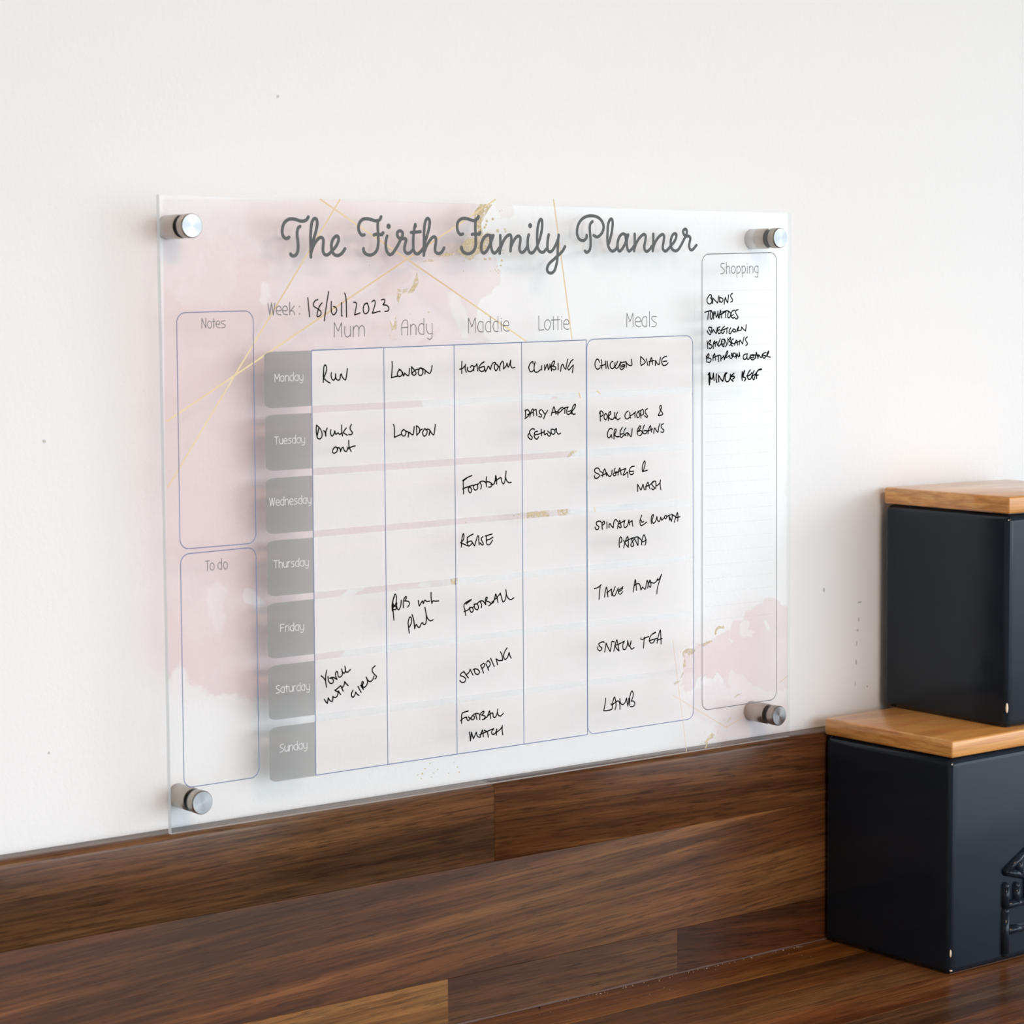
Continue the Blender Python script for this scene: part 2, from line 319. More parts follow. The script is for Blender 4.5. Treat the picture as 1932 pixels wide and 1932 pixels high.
# ================= planner board =================
PW,PH=.5681,.4200; YB,YF=-.0212,-.0252
pl=empty('wall_planner',(0,0,0),'clear acrylic weekly family planner with pink watercolour print, mounted on four steel standoffs','planner')
bm=bmesh.new(); bmesh.ops.create_cube(bm,size=1)
for v in bm.verts: v.co=Vector(((v.co.x+.5)*PW,YF+(v.co.y+.5)*(YB-YF),(v.co.z+.5)*PH))
me=frombm(bm,'acrylic_panel'); me.materials.append(M['acrylic']); me.materials.append(M['edge']); me.materials.append(M['edge2'])
for p in me.polygons: p.material_index=0 if abs(p.normal.y)>.9 else 1 if (p.normal.x<-.5 or p.normal.z<-.5) else 2
link('acrylic_panel',me,None,pl,'clear acrylic sheet with pale cut edges')
# standoffs
def lathe(prof,seg=40):
    bm=bmesh.new(); rings=[]
    for rr,y in prof:
        rings.append([bm.verts.new((rr*math.cos(2*math.pi*i/seg),y,rr*math.sin(2*math.pi*i/seg))) for i in range(seg)])
    for a,b in zip(rings,rings[1:]):
        for i in range(seg): bm.faces.new((a[i],a[(i+1)%seg],b[(i+1)%seg],b[i]))
    bm.faces.new(rings[0]); bm.faces.new(rings[-1]); bmesh.ops.recalc_face_normals(bm,faces=bm.faces)
    me=bpy.data.meshes.new('lathe'); bm.to_mesh(me); bm.free()
    for p in me.polygons: p.use_smooth=len(p.vertices)==4
    me.set_sharp_from_angle(angle=R(35)); return me
RS=.0080
barrel=lathe([(RS*.96,-.0002),(RS,-.0008),(RS,-.0200),(RS*.97,-.0204),(RS*.97,-.0211)]); barrel.materials.append(M['steel'])
washer=lathe([(RS*.985,-.02535),(RS*.985,-.0263)]); washer.materials.append(M['steel_dark'])
capm=lathe([(RS*.97,-.0263),(RS,-.0266),(RS,-.0324),(RS*.93,-.0331)]); capm.materials.append(M['steel'])
face=lathe([(RS*.92,-.03311),(RS*.915,-.0333)]); face.materials.append(M['steel_face'])
for (x,z) in ((.0194,.4),(PW-.0194,.4),(.0194,.02),(PW-.0194,.02)):
    s_=bpy.data.objects.new('standoff',barrel); C.objects.link(s_); s_.parent=pl; s_.location=(x,0,z)
    if (x,z)==(.0194,.4): s_['label']='brushed steel standoff mount'
    for nm,me in (('washer',washer),('cap',capm),('cap_face',face)):
        c=bpy.data.objects.new(nm,me); C.objects.link(c); c.parent=s_
# ================= print data, tenths of a millimetre on the board =================
TEXT=[
('title_lettering','dark grey script lettering, first word of the title',2.15,'982,3940 968,3931 948,3935 931,3958 930,3993 946,4034 978,4058 1009,4063 1040,4059 1075,4050 1103,4051 1124,4060 1138,4079;1071,4014 1057,4004 1048,3980 1047,3951 1052,3913 1053,3872 1049,3845 1033,3821 1010,3815 996,3821 993,3828;1154,3809 1154,3864 1154,3953 1159,4006 1168,4047 1183,4067 1193,4070 1205,4060 1209,4036 1199,3989 1182,3941 1167,3900 1158,3864 1155,3834;1159,3846 1174,3882 1200,3918 1225,3939 1242,3942 1255,3930 1256,3907 1252,3871 1253,3847 1265,3828 1283,3824 1305,3835 1321,3851 1344,3869 1368,3899 1379,3926 1378,3947 1366,3954 1346,3944 1327,3917 1320,3884 1325,3854 1337,3833 1358,3822 1380,3823 1405,3837 1421,3855 1431,3869'),
('title_lettering','dark grey script lettering, second word of the title',2.15,'1593,3966 1577,3962 1559,3974 1547,3997 1546,4024 1560,4054 1585,4072 1613,4076 1642,4073 1675,4065 1704,4064 1724,4073 1735,4092;1732,4088 1729,4080;1708,4064 1705,4030 1707,3989 1709,3945 1708,3905 1697,3864 1672,3838 1638,3827 1606,3834 1587,3852 1584,3871;1673,3966 1690,3971 1711,3971 1735,3970 1746,3980;1740,3968 1750,3982;1783,3960 1774,3933 1771,3892 1779,3855 1800,3833 1821,3836 1846,3862 1876,3903 1897,3938 1913,3966 1911,3989 1890,3998 1873,3989 1869,3968 1881,3950 1906,3943 1935,3945 1943,3938 1935,3908 1928,3873 1934,3853 1955,3841 1976,3848 1995,3864;2022,4044 2014,4012 2005,3957 2004,3909 2006,3867 2021,3845 2039,3839 2065,3854 2087,3879;2023,4044 2024,4032;1986,3988 2016,3990 2066,3995;2093,3831 2095,3893 2096,3944 2097,3996 2104,4048 2115,4077 2130,4089 2145,4076 2146,4048 2135,4003 2117,3955 2102,3917 2095,3875 2095,3841;2099,3858 2117,3896 2143,3931 2169,3956 2186,3961 2199,3949 2198,3918 2191,3883 2193,3859 2214,3844 2240,3849 2258,3867 2269,3884;1795,4036 1795,4028 1795,4019;1789,4032 1789,4023;1801,4032 1801,4023'),
('title_lettering','dark grey script lettering, third word of the title',2.15,'2437,3985 2415,3981 2394,4000 2387,4030 2392,4064 2417,4088 2451,4095 2486,4091 2529,4081 2556,4088 2578,4111;2575,4107 2572,4097;2549,4080 2547,4033 2548,3990 2551,3947 2549,3904 2534,3870 2505,3850 2473,3846 2441,3858 2426,3879 2426,3892;2517,3983 2544,3986 2581,3988 2590,3997;2581,3984 2591,3998;2706,3975 2684,3975 2662,3981 2635,3970 2608,3935 2599,3896 2604,3862 2621,3851 2645,3865 2672,3906 2695,3949 2708,3979;2700,3966 2686,3923 2689,3889 2699,3863 2715,3853 2737,3864 2759,3890;2679,3970 2684,3923;2770,3980 2771,3924 2764,3851;2765,3864 2781,3907 2809,3955 2842,3982 2862,3984 2870,3969 2867,3926 2862,3869;2866,3900 2891,3943 2922,3974 2941,3977 2952,3966 2949,3927 2943,3883 2957,3862 2976,3862 3002,3884 3021,3915;3030,3989 3022,3963 3019,3923 3024,3884 3040,3860 3063,3859 3088,3881 3108,3911 3131,3960 3148,4013 3155,4069 3151,4096 3142,4102 3129,4091 3114,4047 3107,3990 3107,3938 3113,3894 3135,3868 3163,3864 3189,3886;3215,3992 3206,3957 3202,3913 3206,3878 3225,3867 3248,3878 3277,3914 3300,3958;3308,3991 3302,3949 3299,3896 3296,3835 3287,3782 3264,3729 3236,3713 3207,3720 3197,3742 3213,3777 3259,3812 3304,3844 3339,3870 3367,3908;3043,4063 3043,4046;3036,4058 3036,4051;3050,4058 3050,4051'),
('title_lettering','dark grey script lettering, last word of the title',2.15,'3574,3994 3573,3976 3555,3958 3533,3953 3502,3967 3485,3998 3485,4037 3502,4081 3537,4115 3581,4133 3632,4137 3682,4128 3720,4102 3738,4066 3733,4031 3710,4000 3675,3982 3642,3994;3631,4095 3612,4080 3605,4054 3607,4010 3612,3957 3611,3913 3602,3884 3573,3867 3558,3878;3787,3935 3803,3974 3819,4028 3826,4077 3823,4111 3812,4118 3797,4108 3781,4071 3776,4018 3774,3969 3780,3925 3799,3891 3825,3879 3854,3892 3870,3912;3974,3996 3951,4003 3928,4010 3899,3995 3877,3956 3873,3916 3880,3887 3892,3880 3918,3897 3944,3932 3967,3977 3978,4004;3977,3999 3967,3972 3964,3927 3973,3893 3986,3881 4009,3894 4032,3918;3951,3996 3957,3952;4041,4010 4042,3958 4036,3884;4038,3899 4058,3943 4094,3986 4133,4009 4150,3999 4146,3959 4136,3915 4143,3890 4163,3881 4189,3896 4212,3921;4226,4013 4227,3961 4221,3886;4222,3901 4242,3946 4278,3989 4321,4012 4335,3999 4331,3962 4321,3917 4328,3895 4348,3885 4378,3903 4405,3928 4438,3959 4458,3994 4458,4014 4445,4020 4421,4008 4405,3978 4401,3943 4411,3908 4441,3889 4471,3894 4505,3930 4539,3980 4556,4005 4566,4030 4559,4053 4546,4055 4529,4042 4532,4020 4552,4003 4593,4000 4602,3986 4593,3951 4591,3916 4606,3898 4627,3901 4650,3921 4664,3934'),
('printed_heading','printed heading reading Week:',0.5,'807,3497 822,3420;822,3420 836,3500;836,3500 849,3419;849,3419 862,3497;873,3448 911,3450 907,3472 893,3479 876,3468 872,3447 881,3426 911,3419;922,3448 960,3450 956,3472 942,3479 926,3467 922,3447 930,3427 961,3420;980,3506 979,3419;1016,3479 982,3442;982,3442 990,3447 1009,3442 1018,3419;1057,3477 1057,3474;1056,3427 1056,3424;1055,3475 1060,3475;1054,3425 1059,3425'),
('printed_heading','thin grey heading above the first column',0.5,'1335,3267 1337,3366;1337,3366 1367,3305;1367,3305 1396,3365;1396,3365 1395,3267;1422,3339 1421,3290 1431,3269 1448,3266 1467,3282;1469,3339 1468,3267;1492,3339 1491,3266;1492,3313 1503,3334 1520,3343 1537,3327 1536,3268;1536,3312 1545,3331 1565,3343 1582,3326 1583,3269'),
('printed_heading','thin grey heading above the second column',0.5,'1899,3275 1900,3348 1911,3370 1931,3379 1948,3370 1947,3274;1900,3325 1947,3328;1974,3347 1975,3275;1975,3331 1998,3350 2018,3337 2020,3276;2089,3387 2088,3278;2088,3278 2057,3281 2040,3307 2050,3343 2074,3354 2089,3340;2112,3349 2114,3300 2134,3280 2158,3283;2159,3352 2159,3274 2154,3251 2137,3241 2117,3251'),
('printed_heading','thin grey heading above the third column',0.5,'2480,3285 2480,3390;2480,3390 2509,3325;2509,3325 2540,3391;2540,3391 2540,3286;2610,3289 2610,3359;2610,3359 2579,3363 2562,3329 2570,3296 2610,3289;2677,3399 2676,3290;2676,3290 2645,3292 2630,3322 2641,3355 2662,3365 2677,3354;2745,3402 2744,3291;2744,3291 2715,3293 2698,3325 2709,3358 2730,3365 2745,3355;2772,3365 2773,3293;2772,3387 2772,3383;2793,3334 2842,3335 2836,3361 2814,3368 2793,3344 2797,3307 2818,3294 2844,3295'),
('printed_heading','thin grey heading above the fourth column',0.5,'3119,3401 3119,3298;3119,3298 3167,3300;3200,3373 3176,3355 3173,3321 3200,3297 3223,3321 3224,3358 3200,3373;3255,3396 3256,3300;3237,3370 3316,3373;3297,3399 3298,3300;3333,3371 3335,3301;3334,3395 3334,3392;3354,3340 3401,3343 3395,3367 3375,3374 3354,3354 3357,3316 3377,3302 3404,3304'),
('printed_heading','printed heading reading Meals',0.5,'3962,3314 3964,3416;3964,3416 3994,3352;3994,3352 4023,3417;4023,3417 4024,3315;4047,3353 4099,3356 4090,3382 4070,3388 4047,3368 4051,3330 4078,3314 4098,3317;4162,3318 4162,3387;4162,3387 4132,3389 4112,3362 4120,3324 4162,3318;4188,3428 4188,3316;4257,3390 4220,3391 4209,3376 4228,3355 4257,3340 4247,3320 4208,3317'),
('printed_heading','printed heading reading Shopping',0.5,'4957,3797 4927,3796 4922,3775 4947,3757 4960,3740 4947,3722 4919,3717;4978,3807 4980,3718;4980,3761 4992,3776 5012,3770 5016,3720;5053,3779 5033,3764 5037,3731 5053,3721 5071,3734 5071,3764 5053,3779;5090,3776 5092,3691;5092,3767 5114,3779 5126,3756 5118,3729 5092,3721;5145,3780 5147,3693;5147,3769 5169,3780 5182,3756 5172,3729 5147,3723;5202,3777 5202,3723;5200,3799 5200,3795;5223,3780 5225,3723;5225,3765 5241,3780 5260,3769 5262,3725;5316,3781 5316,3715 5308,3694 5283,3698;5316,3772 5295,3782 5276,3757 5287,3733 5316,3730'),
('printed_heading','printed heading reading Notes',0.42,'297,3334 299,3399;299,3399 327,3336;327,3336 328,3399;357,3382 344,3373 340,3358 346,3341 356,3334 368,3343 371,3361 367,3376 357,3382;389,3398 387,3335;376,3379 400,3379;406,3362 434,3361 431,3377 420,3383 408,3373 404,3358 410,3344 435,3337;474,3382 461,3383 446,3377 447,3366 463,3361 475,3352 470,3341 445,3337'),
('printed_heading','printed heading reading To do',0.42,'291,1797 324,1798;309,1796 307,1732;343,1781 331,1774 327,1757 331,1741 342,1733 355,1741 358,1760 354,1774 343,1781;416,1805 416,1735;416,1735 404,1735 392,1743 386,1760 391,1773 403,1782 417,1773;445,1782 434,1775 429,1761 433,1743 444,1733 457,1742 460,1758 456,1772 445,1782'),
('handwritten_entry','black handwriting reading 18/01/2023',0.74,'1125,3534 1130,3478 1137,3406;1206,3522 1186,3515 1169,3494 1172,3478 1202,3460 1227,3443 1229,3422 1209,3406 1198,3408 1199,3427 1210,3460 1224,3485 1239,3499;1294,3576 1274,3483 1255,3378;1314,3508 1313,3459 1318,3429 1332,3418 1349,3431 1358,3450 1350,3468 1330,3475;1398,3501 1397,3454 1398,3410;1398,3410 1403,3410;1423,3566 1432,3550 1436,3501 1437,3402;1497,3503 1516,3501 1521,3484 1513,3454 1504,3416;1504,3416 1549,3430;1585,3489 1602,3496 1613,3496;1607,3496 1584,3484 1575,3454 1584,3428 1601,3425 1621,3444 1621,3472 1607,3494;1648,3505 1668,3517 1676,3501 1664,3458 1651,3427;1651,3427 1716,3441;1728,3519 1754,3522 1757,3505 1742,3486 1774,3481 1791,3460 1782,3443 1756,3439'),
('handwritten_entry','black handwriting reading RUN',0.78,'1245,3032 1241,2959;1241,2998 1244,3032 1248,3066 1258,3078 1269,3060 1262,3022 1244,2988;1244,2988 1267,2968 1296,2953;1308,3023 1305,3001 1314,2977 1328,2972 1340,2991 1341,3015;1341,3015 1346,2981 1360,2971 1375,2975 1381,3005 1387,3014;1387,3014 1402,2985 1422,2972 1431,3004 1439,3048'),
('handwritten_entry','black handwriting reading LONDON in the Monday row',0.78,'1813,3091 1815,3060 1806,2979;1806,2979 1861,2989;1883,3034 1862,3020 1858,2995 1876,2985 1898,2999 1895,3019 1871,3037;1901,3016 1910,2989 1919,3009;1919,3009 1934,2996 1952,2990 1959,3018 1962,3040;1980,3002 1978,3052;1978,3052 2008,3022 2017,3002 1998,2992 1983,3002 2014,3029 2039,3034;2045,3034 2036,3011 2044,2991 2066,2993 2076,3015 2064,3041 2048,3041 2076,3036;2076,3036 2094,3025 2093,2998;2093,2998 2100,3020 2113,3012 2134,3002 2147,3019 2156,3057'),
('handwritten_entry','black handwriting reading Drinks out',0.78,'1181,2668 1178,2630 1185,2583;1181,2668 1201,2653 1221,2623 1225,2594 1208,2574 1185,2583 1191,2615 1197,2644;1238,2630 1250,2617 1255,2591;1255,2591 1256,2622 1268,2646;1297,2633 1293,2611 1305,2589 1319,2600 1329,2624;1329,2624 1337,2600 1355,2609 1369,2598 1384,2608;1385,2662 1385,2627 1392,2588;1423,2641 1399,2610 1407,2604 1431,2591;1467,2664 1455,2645 1458,2627 1472,2609 1466,2595 1443,2595;1330,2514 1312,2498 1309,2476 1329,2472 1347,2489 1341,2511 1324,2512;1347,2508 1368,2503 1373,2480;1373,2480 1385,2504 1394,2509 1406,2484 1423,2480 1435,2507;1442,2554 1444,2512 1461,2477;1429,2493 1459,2507 1495,2515'),
('handwritten_entry','black handwriting reading LONDON in the Tuesday row',0.78,'1819,2653 1826,2632 1825,2562;1825,2562 1880,2579;1905,2614 1886,2595 1895,2570 1916,2571 1926,2593 1908,2612 1892,2605;1929,2601 1947,2590 1943,2560;1943,2560 1953,2592 1966,2582 1984,2574 1993,2606 1996,2631;2018,2568 2015,2636;2015,2636 2034,2625 2046,2599 2033,2582 2018,2573;2040,2600 2064,2611;2083,2611 2067,2583 2082,2560 2101,2572 2107,2597 2089,2613;2108,2610 2132,2601 2123,2566;2123,2566 2132,2601;2132,2601 2144,2581 2163,2567 2173,2600 2179,2640'),
('handwritten_entry','black handwriting reading HOMEWORK',0.78,'2418,3082 2416,3037 2416,2995;2398,3026 2425,3033 2445,3049;2450,3060 2447,3028 2457,3004;2469,3039 2465,3022 2483,3008 2506,3012 2520,3026 2521,3045 2504,3050 2492,3038;2521,3045 2524,3031 2521,3014;2521,3040 2542,3049 2551,3061 2554,3040 2559,3011;2616,3076 2595,3065 2568,3035 2577,3013 2607,3008 2619,3024 2616,3041 2589,3037 2571,3030;2616,3043 2622,3019 2627,3003;2627,3003 2642,3024 2654,3043 2672,3019;2672,3019 2687,3056 2702,3068 2720,3065 2708,3046 2711,3023 2722,3009 2738,3027 2738,3048 2720,3058;2738,3048 2753,3031 2758,3010;2756,3036 2768,3064 2783,3076 2792,3059 2791,3021;2791,3021 2816,3044 2822,3063;2822,3063 2834,3034 2846,3053 2857,3084;2857,3084 2855,3048 2870,3027 2894,3030;2616,3075 2598,3066'),
('handwritten_entry','black handwriting reading CLIMBING',0.78,'3064,3052 3061,3069 3040,3059 3024,3031 3033,3002 3051,2995 3073,3011;3083,3066 3073,3030 3079,2996 3100,2991 3134,3010;3144,3038 3143,3007;3171,3043 3171,3004;3171,3004 3187,3033 3196,3047 3202,3028 3205,3008 3221,3037 3219,3049 3230,3018 3236,2998;3236,2998 3236,3046 3252,3068 3264,3068 3258,3046 3242,3032;3242,3032 3267,3029 3276,3014 3261,3005 3245,3012;3297,3053 3298,3007;3320,2994 3329,3035 3342,3045;3342,3045 3354,3020 3370,3008;3370,3008 3379,3049 3391,3082;3439,3077 3426,3072 3404,3043 3388,3015 3398,3002 3423,3024 3441,3038;3441,3038 3438,3014 3432,2982'),
('handwritten_entry','black handwriting reading a note ending AFTER SCHOOL',0.78,'2991,2718 2991,2667;2985,2713 3009,2720 3028,2700 3018,2676 2985,2655;3030,2666 3040,2699 3052,2721 3061,2723 3064,2694 3067,2674;3009,2684 3037,2692 3061,2699;3067,2713 3089,2721;3089,2721 3095,2674;3138,2718 3120,2709 3122,2690 3141,2675 3135,2663 3113,2668;3147,2711 3169,2683;3197,2709 3175,2681 3159,2650;3230,2672 3243,2708 3256,2734 3265,2712 3274,2680;3234,2691 3265,2695 3290,2702;3292,2672 3296,2701 3315,2720 3340,2729;3277,2687 3308,2691 3333,2710;3327,2708 3358,2724 3390,2728;3361,2721 3358,2697 3357,2683;3390,2728 3377,2709 3377,2684 3389,2674 3411,2681 3418,2698 3389,2696;3421,2678 3427,2712 3446,2743 3460,2745 3452,2721 3424,2693;3424,2693 3436,2675 3457,2675;3072,2576 3048,2579 3026,2560 3032,2536 3051,2516 3044,2502 3020,2512 3011,2532 3020,2544;3100,2560 3078,2556 3069,2535 3075,2510 3096,2502 3109,2519;3078,2534 3109,2538 3140,2547 3165,2553;3134,2573 3137,2525;3165,2563 3161,2546 3167,2531;3167,2531 3189,2540 3198,2525 3214,2520 3223,2536 3205,2549 3195,2557;3227,2568 3229,2543 3248,2531 3264,2547 3258,2564 3233,2570;3264,2564 3276,2573 3279,2551 3295,2531 3316,2538'),
('handwritten_entry','black handwriting reading CHICKEN DIANE',0.78,'3694,3054 3684,3073 3672,3078 3658,3066 3650,3040 3660,3011 3679,3002 3701,3014;3715,3072 3715,3043 3716,3006;3701,3027 3727,3030 3751,3040;3754,3061 3754,3035 3758,3007;3770,3060 3773,3027 3782,3003;3824,3058 3807,3052 3797,3034 3804,3010 3823,3004 3838,3018;3845,3048 3843,3029 3845,3011;3870,3057 3857,3033 3843,3017 3857,3005 3877,3014 3896,3043 3925,3050 3955,3053;3901,3054 3896,3029 3894,3006 3908,2995 3930,3006 3940,3028 3925,3032 3908,3023 3911,3015 3930,3021;3955,3053 3955,3031 3955,3011;3955,3046 3974,3031 3999,3023 4011,3030 4008,3053 4005,3071;4099,3090 4097,3059 4101,3025;4099,3090 4126,3069 4144,3048 4126,3032 4104,3023;4155,3072 4163,3046 4167,3024;4183,3020 4191,3053 4206,3079 4213,3057 4218,3030;4181,3051 4211,3055 4235,3058;4245,3020 4245,3045 4248,3058;4248,3058 4265,3033 4283,3027 4290,3052 4298,3081;4360,3088 4330,3081 4310,3062 4313,3032 4325,3019 4350,3020 4373,3037;4323,3049 4360,3052'),
('handwritten_entry','black handwriting reading PORK CHOPS & GREEN BEANS',0.78,'3700,2615 3699,2652 3701,2686;3692,2671 3699,2687 3713,2689 3728,2670 3720,2655 3701,2649;3749,2669 3737,2655 3739,2631 3751,2623 3766,2636 3766,2658 3752,2669;3778,2615 3778,2650 3783,2672 3798,2683 3800,2668 3778,2646;3778,2646 3793,2629 3822,2624 3836,2637;3839,2674 3839,2648 3846,2629;3868,2675 3853,2651 3856,2629 3870,2619 3892,2630;3973,2681 3956,2674 3941,2652 3946,2628 3965,2622 3987,2634;3990,2673 3990,2651 3996,2628;3990,2645 4022,2657 4046,2673;4041,2672 4039,2653 4041,2632;4064,2669 4056,2649 4063,2630 4081,2635 4088,2655 4071,2674 4096,2681;4100,2623 4098,2655 4101,2681 4118,2690 4125,2677 4125,2654 4105,2645;4165,2694 4145,2684 4145,2661 4165,2638 4160,2627 4135,2641;4274,2640 4284,2657 4297,2679 4307,2701 4299,2715 4289,2706 4294,2683 4319,2648 4284,2637 4273,2640;3816,2549 3802,2557 3780,2546 3768,2517 3773,2489 3787,2487 3804,2510;3804,2510 3811,2484;3831,2476 3831,2515 3838,2544 3850,2549 3850,2529 3833,2507;3833,2507 3855,2493 3882,2491;3914,2560 3896,2535 3891,2505 3901,2484 3923,2496 3948,2511;3894,2509 3918,2512;3948,2555 3933,2537 3928,2511 3948,2497;3967,2493 3967,2514;3948,2514 3967,2517 3982,2502 3999,2488 4006,2512 4011,2546;4063,2499 4063,2536 4090,2567 4093,2554 4070,2525;4070,2525 4100,2528 4110,2512 4095,2494 4075,2493;4132,2570 4120,2546 4117,2516 4132,2504 4154,2511 4159,2525 4130,2527;4169,2503 4177,2540 4192,2564 4199,2539 4204,2515;4159,2524 4189,2530 4214,2539;4226,2504 4229,2531 4237,2545;4237,2545 4254,2522 4269,2512 4274,2544 4289,2576;4324,2574 4302,2566 4306,2543 4329,2523 4319,2509 4296,2513'),
('handwritten_entry','black handwriting reading SAUSAGE & MASH',0.78,'3697,2236 3685,2258 3665,2265 3641,2253 3646,2234 3680,2218 3689,2206 3670,2189 3643,2192 3641,2209;3720,2198 3725,2227 3740,2254 3750,2233 3759,2201;3704,2206 3728,2212 3762,2222;3706,2235 3723,2223;3759,2225 3776,2202 3790,2196 3805,2208 3813,2242;3842,2255 3834,2241 3846,2221 3849,2203 3832,2198 3822,2211 3859,2228;3871,2202 3876,2231 3888,2255 3895,2230 3902,2204;3854,2219 3893,2234 3947,2249;3947,2249 3934,2225 3922,2199 3941,2206 3961,2220;3964,2220 3968,2201 3968,2180;4032,2262 4001,2257 3983,2234 3988,2207 4005,2199 4027,2211;3986,2223 4025,2224;4163,2226 4114,2217;4114,2217 4111,2243 4119,2277 4136,2297 4141,2283 4131,2246 4116,2217;4065,2069 4064,2099 4064,2123;4064,2123 4084,2094 4098,2078 4108,2097 4118,2121;4118,2121 4126,2096 4131,2078;4146,2078 4151,2110 4168,2133 4176,2112 4188,2081;4143,2102 4183,2112 4223,2134;4243,2139 4218,2136 4205,2122 4218,2102 4235,2086 4218,2074 4205,2084;4245,2135 4248,2109 4245,2082;4248,2101 4268,2108 4288,2122;4295,2144 4290,2118 4298,2070'),
('handwritten_entry','black handwriting reading SPINACH & RICOTTA PASTA',0.78,'3699,1861 3680,1865 3656,1854 3661,1837 3682,1821 3673,1804 3651,1806 3644,1823;3714,1802 3712,1834 3714,1852;3697,1863 3714,1850 3731,1861 3738,1847 3721,1833;3760,1855 3761,1805;3781,1809 3781,1833 3794,1838;3789,1840 3808,1817 3823,1807;3823,1807 3825,1838 3838,1864 3852,1865 3867,1851;3864,1798 3869,1824 3886,1857 3893,1834 3901,1807 3891,1802 3876,1813;3871,1830 3901,1841 3938,1856;3938,1856 3928,1832 3930,1806 3945,1801 3964,1819 3977,1857;3977,1857 3979,1837 3983,1818;3982,1836 4009,1850;4009,1850 4011,1827 4016,1806;4105,1884 4090,1853 4088,1823 4098,1807 4122,1813 4155,1830;4098,1848 4108,1831 4125,1837;4202,1816 4200,1846 4207,1876 4222,1883 4220,1868 4207,1838;4207,1838 4222,1817 4242,1829 4257,1866;4257,1866 4265,1835 4282,1828 4297,1860;4297,1860 4307,1836 4327,1850;4348,1870 4332,1856 4345,1844 4358,1856 4348,1870;4358,1860 4388,1870 4418,1872;4380,1868 4383,1847 4388,1832;4413,1874 4413,1849 4406,1821;4388,1854 4406,1821;4436,1812 4449,1851 4467,1884 4472,1857 4469,1819;4418,1868 4439,1859 4454,1847 4494,1852;3880,1655 3878,1689 3883,1722 3895,1733 3905,1717 3900,1695 3890,1690;3924,1648 3932,1678 3962,1731 3969,1698 3969,1649;3922,1705 3939,1678 3969,1649;3937,1693 3979,1709 4021,1719;4021,1719 4001,1707 4016,1680 4023,1661 4008,1652 3993,1663 4001,1681 4028,1709;4028,1717 4058,1723 4087,1706 4112,1681 4149,1696;4030,1713 4048,1682 4062,1658;4065,1717 4067,1688 4065,1658;4102,1659 4102,1682 4110,1708 4125,1734 4142,1702 4142,1664 4134,1655'),
('handwritten_entry','black handwriting reading TAKE AWAY',0.78,'3634,1359 3666,1364 3702,1384;3692,1372 3685,1329 3680,1275;3735,1288 3740,1325 3753,1360 3762,1335 3767,1287;3757,1318 3772,1326 3803,1343;3803,1343 3803,1320 3806,1292;3840,1359 3825,1330 3815,1312 3820,1289 3835,1291 3850,1313 3869,1347;3869,1347 3864,1330 3889,1336 3916,1353;3869,1319 3894,1324 3913,1340;3869,1319 3876,1303 3894,1298 3911,1316;4017,1304 4027,1352 4039,1396 4046,1358 4051,1314;4027,1350 4047,1362 4076,1363 4089,1340 4096,1315 4111,1334 4123,1324 4138,1317 4148,1350 4158,1382 4168,1353 4163,1323;4163,1323 4171,1353 4186,1382 4196,1354 4191,1328 4178,1337;4178,1369 4201,1365 4226,1356 4251,1369 4263,1389;4263,1389 4266,1376 4281,1386 4304,1419;4304,1419 4281,1367 4261,1315 4255,1272'),
('handwritten_entry','black handwriting reading SNACK TEA',0.78,'3729,945 3712,949 3675,937 3687,917 3707,900 3687,883 3665,900 3668,917;3733,870 3741,905 3748,936;3748,936 3770,895 3787,869;3787,869 3797,907 3806,944 3828,938;3823,869 3833,904 3853,951 3863,920 3875,866;3875,866 3853,883 3838,903;3833,911 3877,919 3929,935;3929,935 3912,908 3919,873 3936,872 3956,900 3961,938;3961,938 3968,910 3976,891 3990,908 3995,931;3988,916 3985,890 4000,868 4025,877;4095,945 4092,937 4105,932 4135,941 4172,949;4127,949 4124,911 4119,866;4242,975 4210,965 4185,944 4179,914 4194,896 4224,902 4237,920;4177,916 4215,922 4255,928;4257,890 4265,929 4290,988 4295,946 4297,881;4255,913 4308,922;4240,974 4215,965;4239,977 4214,968'),
('handwritten_entry','black handwriting reading ONIONS',0.82,'4823,3535 4821,3552 4808,3556 4790,3541 4776,3518 4782,3494 4804,3484 4823,3494 4825,3521 4812,3532;4833,3488 4835,3512 4835,3532;4835,3532 4863,3509 4887,3492;4887,3492 4895,3523 4901,3547;4909,3535 4907,3500;4915,3535 4909,3521 4915,3503 4927,3497 4943,3512 4939,3526 4923,3532;4956,3483 4960,3512 4968,3535;4968,3535 4980,3509 4993,3494;4993,3494 4998,3523 5002,3555;5044,3566 5027,3558 5025,3541 5043,3520 5041,3505 5025,3500'),
('handwritten_entry','black handwriting reading TOMATOES',0.82,'4754,3420 4786,3429 4823,3433;4794,3427 4788,3396 4784,3365;4816,3432 4810,3396 4818,3367 4831,3375 4833,3408 4823,3432;4845,3368 4845,3399 4841,3423;4849,3396 4859,3426 4867,3402 4875,3383 4887,3408 4889,3429;4889,3429 4893,3402 4895,3379;4903,3374 4907,3405 4919,3434 4923,3408 4927,3376;4905,3402 4935,3408 4964,3424;4939,3422 4992,3431 5021,3416;4972,3424 4971,3401 4972,3379;5002,3425 4994,3401 4996,3380 5009,3377 5023,3395 5021,3416 5000,3428;5068,3435 5045,3431 5029,3410 5033,3383 5049,3374 5072,3383;5039,3395 5053,3401;5104,3440 5082,3434 5076,3422 5086,3401 5102,3383 5094,3369 5074,3370'),
